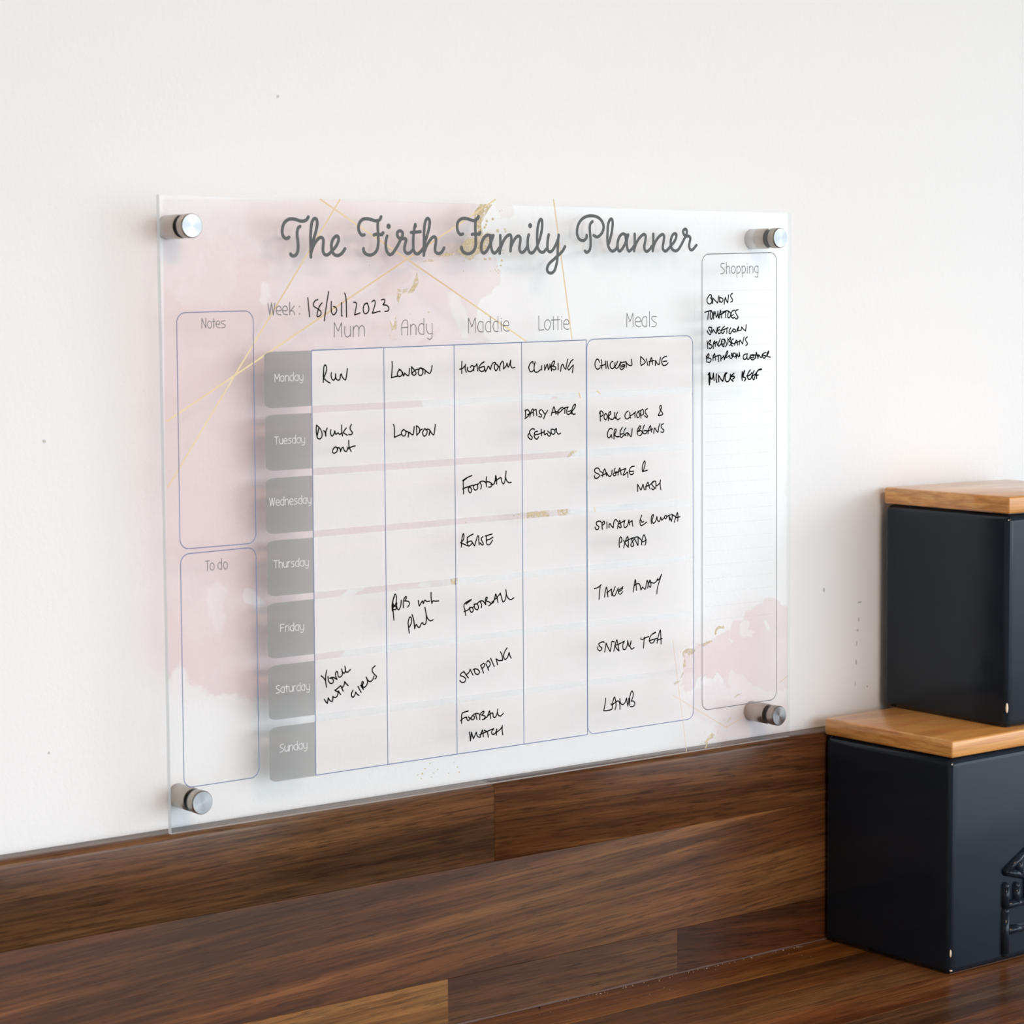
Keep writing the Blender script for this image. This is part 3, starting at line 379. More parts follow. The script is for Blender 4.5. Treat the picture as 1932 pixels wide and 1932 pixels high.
('handwritten_entry','black handwriting reading SWEETCORN',0.82,'4823,3304 4794,3303 4798,3287 4816,3266 4810,3248 4792,3257 4778,3279;4827,3298 4825,3278 4827,3263;4827,3263 4843,3286;4843,3286 4859,3268 4873,3256;4873,3256 4879,3280 4883,3301;4913,3308 4891,3298 4887,3274 4899,3255 4919,3262;4889,3279 4907,3286;4960,3311 4940,3297 4927,3280 4933,3259 4948,3260 4958,3273;4915,3277 4960,3288 4996,3300;4982,3294 4984,3276 4983,3258;5025,3298 5011,3279 5007,3258 5021,3253 5041,3276;5053,3290 5045,3279 5058,3267 5076,3269 5076,3281 5057,3290;5090,3265 5096,3290 5109,3308 5107,3296 5094,3277;5094,3277 5119,3278 5137,3281;5137,3281 5141,3305;5141,3305 5160,3287 5183,3274;5183,3274 5187,3298 5189,3322'),
('handwritten_entry','black handwriting reading BAKED BEANS',0.82,'4778,3197 4782,3167 4784,3140;4782,3170 4798,3197 4814,3205 4810,3191 4798,3173;4798,3173 4822,3167 4827,3155 4808,3139 4798,3146;4841,3141 4841,3169 4853,3199 4861,3178 4863,3156;4841,3172 4863,3184 4879,3193;4879,3193 4881,3178 4889,3163;4915,3215 4899,3186 4893,3169 4899,3157 4919,3171 4936,3195;4960,3211 4931,3207 4927,3183 4936,3162 4954,3152;4954,3152 4956,3183 4960,3211;4960,3211 4976,3183 4980,3165 4970,3154;4931,3174 4956,3174;4992,3218 4996,3194 4993,3172;5000,3203 5021,3224 5025,3215 5009,3191;5009,3191 5037,3188 5029,3170 5011,3161;5053,3213 5033,3200 5025,3176 5033,3161 5047,3156;5025,3173 5049,3179;5066,3161 5070,3181 5088,3202 5094,3184 5096,3165;5054,3173 5086,3184 5115,3193;5115,3166 5117,3187 5123,3202;5123,3202 5140,3184 5152,3171;5152,3171 5158,3198 5166,3225;5201,3226 5183,3213 5183,3198 5203,3177 5201,3168 5185,3159'),
('handwritten_entry','black handwriting reading BATHROOM CLEANER',0.82,'4768,3081 4772,3058 4773,3037;4768,3069 4782,3093 4796,3100 4796,3087 4780,3069;4780,3069 4814,3063 4820,3054 4802,3033 4782,3037;4839,3049 4841,3074 4855,3101 4861,3077 4865,3049;4839,3086 4839,3062;4837,3068 4875,3080 4907,3088 4923,3079;4895,3082 4897,3058 4898,3039;4921,3082 4921,3061 4921,3043;4921,3058 4940,3070 4952,3084;4952,3084 4954,3066 4958,3051;4958,3051 4970,3084 4984,3114 4992,3120 4994,3108 4980,3084 4964,3066;4970,3068 4992,3072 5013,3083 5017,3065 5033,3062 5045,3077 5037,3101 5029,3089 5045,3074;5058,3101 5050,3083 5066,3071 5080,3082 5070,3101 5054,3101;5070,3101 5082,3082 5084,3061;5084,3061 5090,3082 5090,3099;5090,3099 5103,3076 5111,3073 5117,3106;5117,3106 5119,3088 5123,3077;5189,3093 5173,3090 5158,3075 5162,3054 5181,3052 5195,3066;5201,3096 5197,3075 5201,3053 5214,3050 5230,3071;5272,3086 5243,3083 5234,3065 5243,3050 5264,3046 5284,3058 5288,3073;5234,3083 5272,3079;5243,3065 5263,3062 5272,3076;5293,3061 5292,3079 5299,3103 5309,3079 5317,3055;5317,3055 5322,3085;5272,3083 5305,3082 5334,3079;5326,3082 5342,3066 5355,3063 5363,3090;5403,3102 5380,3096 5367,3081 5372,3060 5392,3059 5401,3074 5376,3078;5411,3071 5415,3092 5430,3112 5432,3101 5413,3077;5413,3077 5434,3065 5451,3065'),
('handwritten_entry','black handwriting reading MINCE BEEF',0.95,'4800,2953 4798,2923 4796,2894 4801,2859;4801,2859 4807,2893 4808,2923 4804,2953;4801,2950 4802,2923;4788,2940 4800,2952;4808,2926 4822,2905 4831,2905 4843,2949;4843,2949 4847,2919 4851,2894;4875,2943 4871,2907 4879,2877;4899,2881 4897,2909 4897,2933;4905,2924 4923,2900 4942,2885;4942,2885 4954,2920 4970,2947 4986,2948;4986,2948 4972,2938 4966,2905 4980,2881 5001,2883 5021,2913 5021,2937;5060,2943 5041,2933 5025,2919 5058,2921 5066,2912 5046,2900;5021,2916 5025,2901 5050,2882;5046,2888 5051,2882;5150,2955 5144,2919 5148,2887;5144,2913 5156,2937 5173,2964 5165,2940 5156,2913;5156,2913 5181,2906 5185,2897 5171,2882;5233,2966 5214,2945 5204,2924 5210,2900 5227,2892 5243,2902 5249,2917;5195,2920 5226,2926 5251,2944;5276,2960 5260,2935 5258,2908 5268,2889 5280,2898 5280,2913;5251,2923 5280,2928 5305,2949;5303,2899 5299,2928 5305,2949 5326,2967 5355,2972;5320,2964 5355,2969;5289,2922 5320,2926'),
('handwritten_entry','black handwriting reading FOOTBALL in the Wednesday row',0.78,'2423,2134 2423,2167 2421,2205 2422,2227;2416,2231 2451,2248 2497,2262;2420,2227 2451,2245;2415,2169 2443,2179 2506,2192;2468,2178 2466,2159 2480,2139 2493,2148 2494,2167 2478,2179 2468,2178;2512,2191 2513,2169 2529,2156 2549,2167 2549,2189;2511,2188 2529,2195 2561,2200;2557,2200 2577,2215 2601,2217 2620,2207 2628,2195;2575,2206 2582,2185 2577,2161;2631,2247 2626,2214 2631,2176;2628,2213 2660,2206 2680,2189 2668,2173 2648,2172;2668,2190 2696,2192 2708,2223 2712,2253 2720,2222 2720,2191;2704,2211 2732,2225 2760,2235 2766,2208 2782,2188 2796,2209 2804,2244 2807,2281;2802,2241 2812,2212 2832,2195 2854,2197'),
('handwritten_entry','black handwriting reading REVISE',0.78,'2399,1753 2401,1790 2408,1827 2418,1849 2423,1836 2419,1808 2399,1787;2391,1786 2419,1774 2450,1760;2506,1840 2478,1831 2451,1818;2451,1818 2452,1786 2462,1757 2485,1765 2497,1780 2486,1791 2444,1781;2497,1780 2517,1754;2517,1754 2531,1791 2545,1825;2555,1826 2555,1793 2558,1759;2593,1816 2577,1804 2584,1784 2596,1764 2588,1755 2572,1766 2566,1773;2676,1830 2612,1819;2624,1820 2624,1782 2632,1756 2652,1755 2680,1785;2628,1788 2652,1793 2684,1807'),
('handwritten_entry','black handwriting reading a PUB note of three words',0.78,'1804,1276 1800,1325 1795,1374 1801,1426 1817,1459 1828,1439 1822,1391 1804,1368;1792,1342 1790,1379 1798,1417 1810,1440;1795,1345 1800,1393;1807,1382 1824,1366 1821,1350 1800,1351;1830,1395 1830,1366 1844,1345 1862,1368 1869,1411;1886,1357 1886,1395 1890,1415 1908,1435 1913,1427 1898,1404;1898,1404 1931,1397 1939,1381 1924,1358;2017,1397 2019,1375 2024,1358;2024,1358 2043,1383 2052,1392 2058,1372;2058,1372 2073,1395 2091,1384 2115,1386;2127,1447 2127,1406 2133,1367;2133,1367 2145,1385 2163,1381 2193,1381;1934,1172 1928,1216 1926,1256 1941,1286 1953,1278 1952,1244 1937,1216;1960,1302 1973,1266 1981,1200;1981,1200 1994,1228 2011,1209 2023,1206 2039,1231 2048,1236 2062,1222 2077,1228 2084,1277 2072,1344;2081,1296 2096,1261 2120,1244 2142,1250'),
('handwritten_entry','black handwriting reading FOOTBALL in the Friday row',0.78,'2432,1258 2427,1293 2417,1323 2424,1343 2483,1368;2436,1339 2483,1365;2417,1286 2448,1293 2467,1304;2470,1307 2473,1284 2488,1275 2501,1289 2491,1307 2467,1312;2491,1307 2510,1316;2510,1323 2516,1300 2538,1289 2547,1308 2535,1331 2507,1331;2535,1334 2566,1351 2591,1348;2563,1346 2575,1325 2573,1301;2588,1349 2603,1333 2614,1320;2614,1320 2610,1353 2619,1374 2628,1371 2616,1347;2616,1347 2653,1332 2659,1321 2640,1310;2669,1335 2678,1327 2694,1356 2704,1390 2716,1364 2725,1326;2659,1319 2691,1349 2716,1364 2747,1394;2747,1394 2760,1351 2772,1327 2791,1343 2801,1388 2798,1416;2801,1383 2816,1354 2841,1339 2870,1350'),
('handwritten_entry','black handwriting reading YORK WITH GIRLS',0.78,'1190,941 1206,929 1225,904;1237,975 1228,941 1227,894 1233,858;1246,931 1250,899 1264,882 1282,881 1291,895 1279,914 1259,918;1259,918 1285,921 1320,904;1320,904 1309,928 1309,951 1321,959 1327,944 1332,921 1344,917 1362,928 1365,948 1358,972;1358,972 1365,953 1380,939;1380,939 1391,955 1387,988;1389,965 1395,950 1407,945 1432,962;1214,775 1227,755 1238,745;1238,745 1242,766 1245,783;1245,783 1259,762 1277,752;1277,752 1283,769 1282,788;1282,788 1304,778 1321,790 1329,822;1329,822 1338,808 1347,796;1300,830 1313,823 1328,812;1301,829 1325,842 1349,857;1349,857 1358,839 1369,817;1358,839 1376,857 1382,882;1382,882 1394,867 1411,851;1451,814 1439,795 1440,773 1450,764 1464,778 1473,799;1473,799 1488,780 1501,774;1493,837 1506,813 1518,792;1514,843 1527,826 1537,811;1537,811 1524,844 1529,867 1537,863 1530,836;1530,836 1542,825 1557,831 1573,854 1571,875 1562,896;1562,896 1576,872 1594,861 1612,868 1629,895;1639,967 1619,955 1613,936 1631,909 1649,892 1645,882 1635,876'),
('handwritten_entry','black handwriting reading SHOPPING',0.78,'2412,850 2388,841 2381,827 2411,812 2428,795 2416,774 2392,774 2375,789;2412,852 2430,826 2451,801;2430,826 2454,838 2468,862;2468,862 2482,836 2493,817;2494,857 2515,861 2543,849 2553,833 2534,817 2510,833 2506,856;2562,883 2576,853 2588,823;2572,884 2589,894 2598,885 2591,867 2572,857;2610,888 2624,864 2634,838;2619,899 2629,909 2646,896 2648,877 2628,856;2653,924 2669,894 2686,862;2716,872 2710,894 2703,915;2703,915 2734,899 2762,900;2762,900 2760,931 2744,963;2804,986 2782,960 2772,930 2782,904 2806,915 2823,952;2823,952 2830,928 2842,908'),
('handwritten_entry','black handwriting reading FOOTBALL MATCH',0.78,'2387,477 2387,515 2390,543 2399,552 2448,560;2378,497 2399,510 2432,516 2436,498 2450,491 2462,503 2450,516;2474,513 2478,493 2497,495 2502,514 2483,523;2462,499 2479,516;2493,530 2526,534 2549,526;2514,530 2519,508 2525,488;2551,485 2552,516 2564,534 2587,543 2590,535 2568,518;2568,518 2601,503 2599,488 2573,483;2592,492 2615,497 2630,523 2640,539 2646,505 2649,482;2620,504 2668,522 2673,495 2687,486 2706,507 2716,546;2711,525 2720,501 2739,491 2766,508;2454,405 2461,373 2464,340;2464,340 2470,372 2473,402;2473,402 2491,353;2491,353 2505,376 2517,397;2517,397 2529,365 2548,356;2552,357 2562,385 2574,406 2579,387 2581,356;2548,375 2600,388 2676,406;2676,406 2657,385 2662,366 2686,367 2705,395;2591,404 2614,390;2617,394 2621,374 2627,348;2703,399 2700,376 2700,355;2702,376 2729,389 2753,409;2755,418 2753,386 2759,351'),
('handwritten_entry','black handwriting reading LAMB',0.78,'3740,517 3737,482 3722,423;3722,423 3761,421 3804,429 3809,469 3828,517 3840,486 3843,445 3833,419;3794,471 3797,460 3817,466 3863,484 3876,472 3882,449 3882,418;3882,498 3885,471 3905,451 3928,459 3948,497;3948,497 3954,464 3961,433;3961,433 3969,462 3971,492;3981,437 3979,481 3988,526 4003,545 4014,528 4011,498 3994,467;3994,467 4011,468 4029,453 4029,435 4010,425 3986,427'),
('day_name','pale printed word Monday',0.42,'853,2972 854,3023;854,3023 871,2990;871,2990 889,3024;889,3024 888,2973;912,3011 901,3004 898,2992 902,2978 912,2974 923,2979 926,2993 924,3004 912,3011;936,3012 935,2974;936,2999 943,3009 952,3012 961,3005 962,2975;1001,3030 1000,2975;1000,2975 986,2975 973,2982 972,2995 979,3009 990,3013 1001,3003;1039,3012 1038,2976;1038,2976 1024,2976 1011,2983 1010,2996 1017,3009 1028,3014 1039,3012;1048,3014 1049,2992 1058,2979 1076,2980;1077,3015 1076,2972 1069,2960 1053,2962'),
('day_name','pale printed word Tuesday',0.42,'843,2600 874,2600;858,2600 858,2552;882,2587 882,2564 890,2553 902,2553 907,2564;908,2588 907,2552;918,2571 943,2571 939,2585 930,2589 920,2582 916,2569 921,2557 931,2552 943,2553;974,2587 962,2588 954,2581 959,2574 971,2568 974,2560 966,2553 951,2552;1011,2605 1010,2553;1010,2553 997,2552 985,2560 983,2572 990,2585 1001,2588 1011,2579;1047,2587 1046,2553;1046,2553 1032,2553 1020,2560 1019,2572 1026,2585 1036,2589 1047,2587;1055,2589 1056,2567 1065,2555 1082,2556;1083,2589 1082,2548 1075,2537 1060,2539'),
('day_name','pale printed word Wednesday',0.42,'797,2188 806,2136;806,2136 818,2188;818,2188 827,2136;827,2136 838,2188;848,2157 874,2157 870,2172 861,2176 850,2169 847,2155 852,2142 861,2136 874,2138;911,2193 910,2137;910,2137 897,2137 884,2144 883,2157 890,2172 901,2175 911,2165;920,2175 919,2137;920,2163 927,2172 935,2176 945,2168 946,2137;956,2158 983,2158 979,2173 969,2177 959,2170 955,2155 960,2142 970,2137 982,2138;1015,2175 1003,2176 994,2169 999,2160 1011,2155 1015,2145 1007,2139 991,2137;1053,2194 1052,2138;1052,2138 1038,2138 1026,2145 1024,2159 1032,2173 1042,2177 1053,2167;1090,2175 1089,2138;1089,2138 1075,2138 1063,2146 1061,2159 1069,2173 1079,2177 1090,2175;1099,2177 1100,2154 1109,2140 1126,2141;1127,2177 1126,2133 1119,2121 1104,2123'),
('day_name','pale printed word Thursday',0.42,'823,1763 855,1763;839,1763 838,1713;864,1767 863,1713;863,1738 870,1747 879,1750 889,1743 889,1713;899,1750 899,1725 907,1713 920,1714 925,1725;926,1750 925,1712;935,1750 934,1712;935,1738 942,1748 953,1750;985,1748 972,1749 964,1742 968,1734 981,1729 984,1719 977,1713 961,1712;1023,1766 1022,1712;1022,1712 1008,1712 996,1719 995,1732 1002,1746 1012,1749 1023,1739;1061,1747 1060,1711;1060,1711 1046,1711 1033,1719 1032,1732 1039,1745 1050,1749 1061,1747;1070,1749 1071,1726 1080,1713 1098,1714;1098,1749 1098,1706 1090,1694 1075,1697'),
('day_name','pale printed word Friday',0.42,'867,1275 868,1325;868,1325 898,1325;867,1301 893,1302;908,1312 907,1274;907,1300 915,1310 926,1312;935,1310 935,1274;936,1320 936,1322;975,1329 974,1274;974,1274 960,1274 947,1282 945,1294 953,1309 964,1312 975,1302;1014,1309 1013,1273;1013,1273 999,1274 986,1281 984,1294 992,1307 1003,1311 1014,1309;1024,1311 1025,1289 1034,1275 1053,1276;1053,1311 1052,1268 1045,1256 1029,1259'),
('day_name','pale printed word Saturday',0.42,'853,907 841,910 827,903 829,891 847,880 853,869 844,860 824,859;891,894 890,858;890,858 877,858 864,866 863,879 870,892 881,896 891,894;910,908 910,858;900,895 921,895;929,896 929,870 937,858 950,859 955,870;956,895 955,857;965,895 964,857;964,883 972,893 982,895;1019,912 1018,856;1018,856 1004,857 992,864 991,877 998,892 1008,895 1019,885;1055,892 1055,856;1055,856 1041,856 1029,864 1027,877 1035,890 1045,894 1055,892;1065,894 1066,871 1074,858 1092,859;1092,894 1092,850 1085,838 1069,841'),
('day_name','pale printed word Sunday',0.42,'878,500 865,502 851,494 853,483 872,473 877,461 868,453 848,451;889,489 888,464 896,452 909,453 915,464;916,489 915,451;925,489 924,451;925,477 932,486 941,489 950,482 951,451;990,507 989,451;989,451 975,451 962,459 961,472 968,486 979,489 990,480;1028,488 1027,452;1027,452 1013,452 1000,459 999,472 1006,485 1017,490 1028,488;1037,490 1038,467 1048,454 1066,455;1066,490 1066,447 1058,435 1042,437'),
]
BLOCKS=[[(771,3172),(1144,3177),(1142,2801),(772,2793)],[(771,2749),(1141,2752),(1140,2375),(770,2373)],[(770,2322),(1142,2326),(1140,1947),(769,1946)],[(771,1900),(1141,1900),(1140,1522),(770,1521)],[(766,1474),(1138,1477),(1137,1098),(766,1097)],[(766,1049),(1136,1051),(1136,676),(766,675)],[(765,626),(1135,626),(1136,251),(765,250)]]
ROWS=[[(1148,3178),(3567,3219),(3566,2835),(1146,2800)],[(1146,2753),(3566,2790),(3565,2405),(1145,2375)],[(1144,2326),(3565,2360),(3565,1975),(1143,1947)],[(1143,1901),(3565,1932),(3564,1540),(1141,1522)],[(1141,1476),(3564,1496),(3564,1118),(1139,1098)],[(1139,1051),(3564,1078),(3563,671),(1138,676)],[(1137,626),(3563,631),(3562,259),(1136,255)]]
MEALS=[[(3572,3219),(4630,3239),(4631,2848),(3571,2835)],[(3571,2790),(4629,2801),(4630,2416),(3571,2405)],[(3570,2359),(4629,2365),(4630,1983),(3570,1975)],[(3570,1931),(4629,1935),(4629,1542),(3569,1539)],[(3569,1496),(4628,1500),(4629,1105),(3569,1118)],[(3569,1078),(4628,1065),(4628,666),(3568,671)],[(3568,631),(4627,627),(4628,264),(3568,258)]]
BOXES={"notes_outline":[(110,3437),(691,3448),(686,1892),(104,1888)],"to_do_outline":[(105,1854),(684,1865),(681,301),(100,298)],"meals_outline":[(3572,3224),(4628,3244),(4634,263),(3565,259)],"shopping_outline":[(4725,3866),(5518,3889),(5527,321),(4724,316)]}
GLINES=[[(1148,3178),(3567,3221)],[(1136,255),(3562,259)],[(1148,3178),(1136,255)],[(1744,3188),(1739,256)],[(2350,3199),(2345,259)],[(2958,3208),(2955,259)],[(3567,3221),(3562,259)]]
RULED=[[(4763,3586),(5481,3593)],[(4763,3480),(5481,3486)],[(4763,3375),(5481,3380)],[(4763,3269),(5482,3274)],[(4763,3163),(5482,3167)],[(4763,3057),(5482,3061)],[(4763,2951),(5483,2954)],[(4763,2845),(5483,2847)],[(4763,2739),(5483,2740)],[(4763,2632),(5484,2633)],[(4763,2526),(5484,2526)],[(4763,2419),(5484,2419)],[(4763,2312),(5484,2312)],[(4763,2206),(5485,2204)],[(4763,2099),(5485,2097)],[(4763,1992),(5485,1989)],[(4763,1885),(5486,1882)],[(4762,1778),(5486,1774)],[(4762,1670),(5486,1666)],[(4762,1563),(5487,1558)],[(4762,1455),(5487,1450)],[(4762,1348),(5487,1341)],[(4762,1240),(5488,1233)],[(4762,1132),(5488,1125)],[(4762,1024),(5488,1016)]]
GOLD=[(1.15,[(1235,4201),(3005,3217)]),(1.1,[(1399,4205),(21,2299)]),(1.15,[(2735,4238),(23,2732)]),(1.1,[(3264,4252),(3432,3228)]),(0.45,[(4419,899),(4564,6)]),(0.45,[(4419,471),(4988,150)]),(0.45,[(4971,150),(5165,221)]),(0.45,[(5560,451),(5655,498)]),(1,[(3496,2835),(3508,2792)]),(1,[(3669,2841),(3703,2818)]),(1,[(3639,1977),(3647,1937)])]
WASH=[(0.62,2,1.5,[(-39,4222),(2696,4296),(2691,4235),(2652,4163),(2603,4068),(2636,3993),(2697,3949),(2682,3881),(2658,3824),(2744,3817),(2758,3749),(2825,3711),(2829,3654),(2776,3624),(2718,3597),(2679,3559),(2584,3529),(2560,3483),(2559,3389),(2700,3274),(2844,3196),(2842,3005),(2076,2807),(2076,2751),(2084,2646),(3458,2423),(3432,2334),(3419,1991),(3388,1914),(2543,1905),(2364,1553),(2358,1481),(1748,1392),(1387,1092),(1290,1038),(1185,1026),(1165,852),(993,825),(764,835),(680,844),(597,860),(540,884),(499,899),(445,901),(392,892),(331,905),(239,961),(166,1018),(116,1087),(67,1151),(42,1104),(33,1067),(17,1037),(-90,1016)]),(0.95,6,4,[(-51,3694),(160,3489),(499,3443),(566,3750),(629,3807),(752,3808),(824,3664),(755,3541),(774,3435),(1016,3405),(1111,3283),(1161,3163),(1639,3167),(1729,3229),(1906,3023),(2076,2807),(2076,2751),(1901,2652),(3407,2413),(3381,2336),(2833,1965),(2448,1930),(2162,1541),(2023,1465),(1750,1504),(1387,1092),(1290,1038),(1185,1026),(1165,852),(993,825),(764,835),(680,844),(597,860),(540,884),(499,899),(445,901),(392,892),(331,905),(239,961),(166,1018),(116,1087),(67,1151),(42,1104),(33,1067),(17,1037),(-90,1016)]),(1.1,1,1,[(1178,1621),(1352,1645),(3331,2409),(3432,2424),(3432,2326),(2547,2287),(1189,2295)]),(0.95,0.8,2,[(1738,3840),(1851,3915),(1918,3890),(1986,3964),(2100,3948),(2103,3800),(2051,3696),(1937,3658),(1845,3540),(1711,3533),(1700,3686),(1746,3760),(1728,3804)]),(0.85,2,2,[(2309,4155),(2418,4288),(2559,4292),(2548,4161),(2472,4122),(2388,4131)]),(0.95,0.8,1,[(2013,3177),(2045,3225),(2114,3243),(2212,3328),(2234,3290),(2160,3242),(2091,3198),(2045,3180)]),(0.8,3,3,[(1573,3183),(1669,3350),(1748,3328),(1776,3393),(1841,3246),(1796,3184)]),(0.3,10,5,[(-1,4196),(677,4206),(614,4100),(673,3997),(857,3887),(814,3830),(672,3920),(551,3988),(437,3958),(379,3881),(269,3955),(169,3912),(-5,3985)]),(0.2,1.5,1.5,[(770,3653),(819,3629),(838,3541),(787,3470),(746,3512)]),(0.15,2,1.5,[(2303,3570),(2372,3559),(2455,3427),(2510,3306),(2439,3239),(2379,3345),(2306,3484)]),(0.4,5,3,[(281,1609),(375,1673),(455,1596),(395,1466),(435,1409),(384,1324),(335,1321),(310,1473)]),(0.0,0.7,0.8,[(594,1596),(663,1584),(716,1522),(758,1465),(712,1454),(650,1477),(593,1505),(577,1552)]),(0.3,3,2,[(658,1469),(762,1454),(773,1326),(714,1331)]),(0.45,1,0.6,[(2701,4296),(2840,4300),(2853,4232),(2892,4187),(2901,4131),(2852,4095),(2780,4109),(2733,4165)]),(0.12,1.5,1,[(2787,3768),(2945,3693),(3056,3540),(3099,3386),(3063,3174),(2700,3190),(2558,3344),(2578,3476),(2776,3612)]),(0,0.6,1.5,[(1349,1461),(1416,1537),(1571,1540),(1562,1519),(1490,1480)]),(0,0.5,1,[(2000,1501),(2047,1527),(2125,1521),(2125,1484)]),(0.9,0.5,0.5,[(3216,2788),(3247,2805),(3278,2806),(3296,2796),(3293,2789),(3272,2792)]),(0.45,6,5,[(4749,540),(5015,505),(5159,683),(5752,783),(5755,46),(5476,30),(5265,32),(4789,33),(4810,107),(4932,200),(4628,280),(4568,437)]),(0.85,1.2,3.2,[(5752,939),(5653,1025),(5611,1090),(5569,1121),(5526,1127),(5484,1135),(5410,1149),(5362,1145),(5334,1120),(5273,1098),(5237,1068),(5190,1063),(5164,1042),(5159,1004),(5143,975),(5117,1000),(5086,1010),(5071,1000),(5050,1010),(5014,994),(4992,969),(5004,941),(4983,920),(4942,931),(4896,920),(4866,893),(4840,865),(4759,842),(4689,829),(4648,806),(4618,779),(4548,763),(4543,718),(4518,631),(4488,589),(4483,544),(4528,547),(4533,516),(4558,484),(4598,502),(4638,528),(4678,577),(4709,597),(4709,566),(4749,593),(4800,603),(4790,566),(4840,553),(4891,586),(4943,543),(4963,487),(5015,471),(5056,616),(5212,485),(5422,402),(5754,391)]),(0.95,4,3,[(4769,720),(4912,813),(5025,802),(5118,809),(5170,697),(5087,643),(5035,572),(4953,550),(4891,586),(4749,600),(4790,657)]),(0.15,0.8,2,[(5123,946),(5159,989),(5221,976),(5211,908),(5274,887),(5263,842),(5190,841),(5133,884)]),(0.1,0.6,0.8,[(5389,977),(5421,967),(5458,910),(5447,887),(5421,905)]),(0,0.6,0.8,[(5014,971),(5035,984),(5004,850),(5040,847),(5056,830),(5035,817),(5014,849)])]
GOLD_BLOBS=[(1,0.5,0.8,[(2624,4234),(2672,4235),(2591,4203),(2705,4206),(2652,4137),(2603,4068),(2617,3993),(2593,3936),(2546,3966),(2556,4067),(2533,4123)]),(0.8,1.5,1.5,[(2414,3907),(2480,3965),(2588,3955),(2664,4001),(2707,3968),(2659,3903),(2587,3842),(2497,3796),(2445,3825),(2376,3870)]),(0.9,0.5,1,[(2199,3823),(2283,3846),(2357,3854),(2357,3832),(2282,3824)]),(0.6,0.6,1,[(2089,3785),(2167,3804),(2190,3793),(2125,3778)]),(0.8,0.5,0.8,[(2310,3839),(2366,3869),(2357,3832)]),(0.9,0.6,0.6,[(1949,3566),(2000,3625),(2038,3710),(2050,3644),(2004,3574)]),(0.6,1,1,[(1860,3592),(1959,3610),(1950,3577),(1868,3570)]),(0.9,0.4,0.5,[(1859,3566),(1900,3559),(1867,3489)]),(0.8,0.4,0.6,[(1798,3379),(1825,3327),(1853,3415),(1856,3319),(1811,3301)]),(0.85,0.3,0.4,[(2999,1967),(3208,1975),(3212,1928),(2999,1923)]),(1,0.3,0.4,[(3283,1975),(3384,1977),(3383,1928),(3293,1925)]),(0.7,0.5,0.5,[(3371,2352),(3432,2405),(3488,2406),(3412,2362)]),(0.8,0.4,0.4,[(2298,1535),(2364,1534),(2363,1485),(2307,1489)]),(1,0.3,0.7,[(4523,795),(4548,812),(4608,814),(4648,799),(4628,771),(4588,759),(4568,784),(4543,779),(4553,717),(4558,687),(4533,674),(4523,698),(4538,741)]),(0.9,0.3,0.5,[(4684,827),(4709,842),(4749,846),(4830,862),(4840,853),(4749,824)]),(0.9,0.3,0.5,[(4859,908),(4866,946),(4896,966),(4953,965),(4958,945),(4912,951),(4886,936),(4873,907)]),(0.9,0.3,0.6,[(4749,61),(4789,94),(4830,128),(4861,109),(4840,88),(4789,71),(4784,34),(4754,-1),(4769,43)]),(0.8,0.2,0.3,[(5071,384),(5097,409),(5144,408),(5103,397)]),(0.8,0.2,0.4,[(4979,195),(5004,211),(5030,235),(5035,219),(4994,197)]),(0.8,0.2,0.4,[(4429,564),(4458,576),(4498,576),(4478,567),(4438,552)]),(0.8,0.2,0.4,[(4493,596),(4523,638),(4533,633),(4508,602)])]
DOTS=[(2706,4096,2.6),(2748,4012,3),(2813,4025,1.8),(2820,4008,1.6),(2651,4080,2.4),(2646,4054,2),(2632,4035,2.6),(2609,4155,2.6),(2628,4178,2.2),(2784,3800,2.2),(2775,3764,1.8),(2743,3760,1),(2724,3737,1),(2753,3732,1),(2731,3726,1),(2752,3711,1.2),(2677,3813,2.6),(2629,3810,2),(2641,3809,1.6),(2450,3795,1.3),(2499,3802,1),(2440,3724,1),(2681,3724,1),(2371,3813,0.8),(2795,3874,1.2),(2799,3852,1.3),(2771,4154,0.8),(2785,4164,0.8),(2793,4155,0.7),(2779,4103,0.7),(2690,4130,0.7),(2130,3432,1.4),(1973,3265,0.9),(1848,3246,0.8),(1797,3272,0.9),(1868,3205,0.8),(1803,3254,0.8),(1975,3422,0.7),(1635,3757,0.9),(2921,1960,1.7),(2877,1951,1.2),(2439,1928,1.2),(2663,1925,0.7),(2105,219,1.3),(2060,186,1.4),(2172,167,1.2),(2036,153,1.8),(1996,149,1.2),(2027,118,1.2),(2136,144,1.1),(2115,118,0.9),(2270,125,1.1),(2348,162,1.2),(2362,123,1.3),(2318,201,0.9),(4546,840,0.9),(4518,826,0.9),(4499,797,1),(4505,807,0.8),(4579,860,0.6),(4607,860,0.6),(4659,1210,0.6),(4790,1321,0.6),(4829,1328,0.6),(4891,1336,0.6),(4914,1372,0.6),(4942,1370,0.6),(4953,1352,0.6),(4981,1361,0.6),(4751,1301,0.6),(4813,1271,0.6),(4773,1287,0.6),(4756,142,0.7),(4759,119,0.6),(4728,70,0.8),(4723,58,0.9),(4863,84,0.7),(4886,123,1),(4903,134,0.9)]
EXT=[[(26,4171),(5641,4310),(5660,5),(-18,4)]]
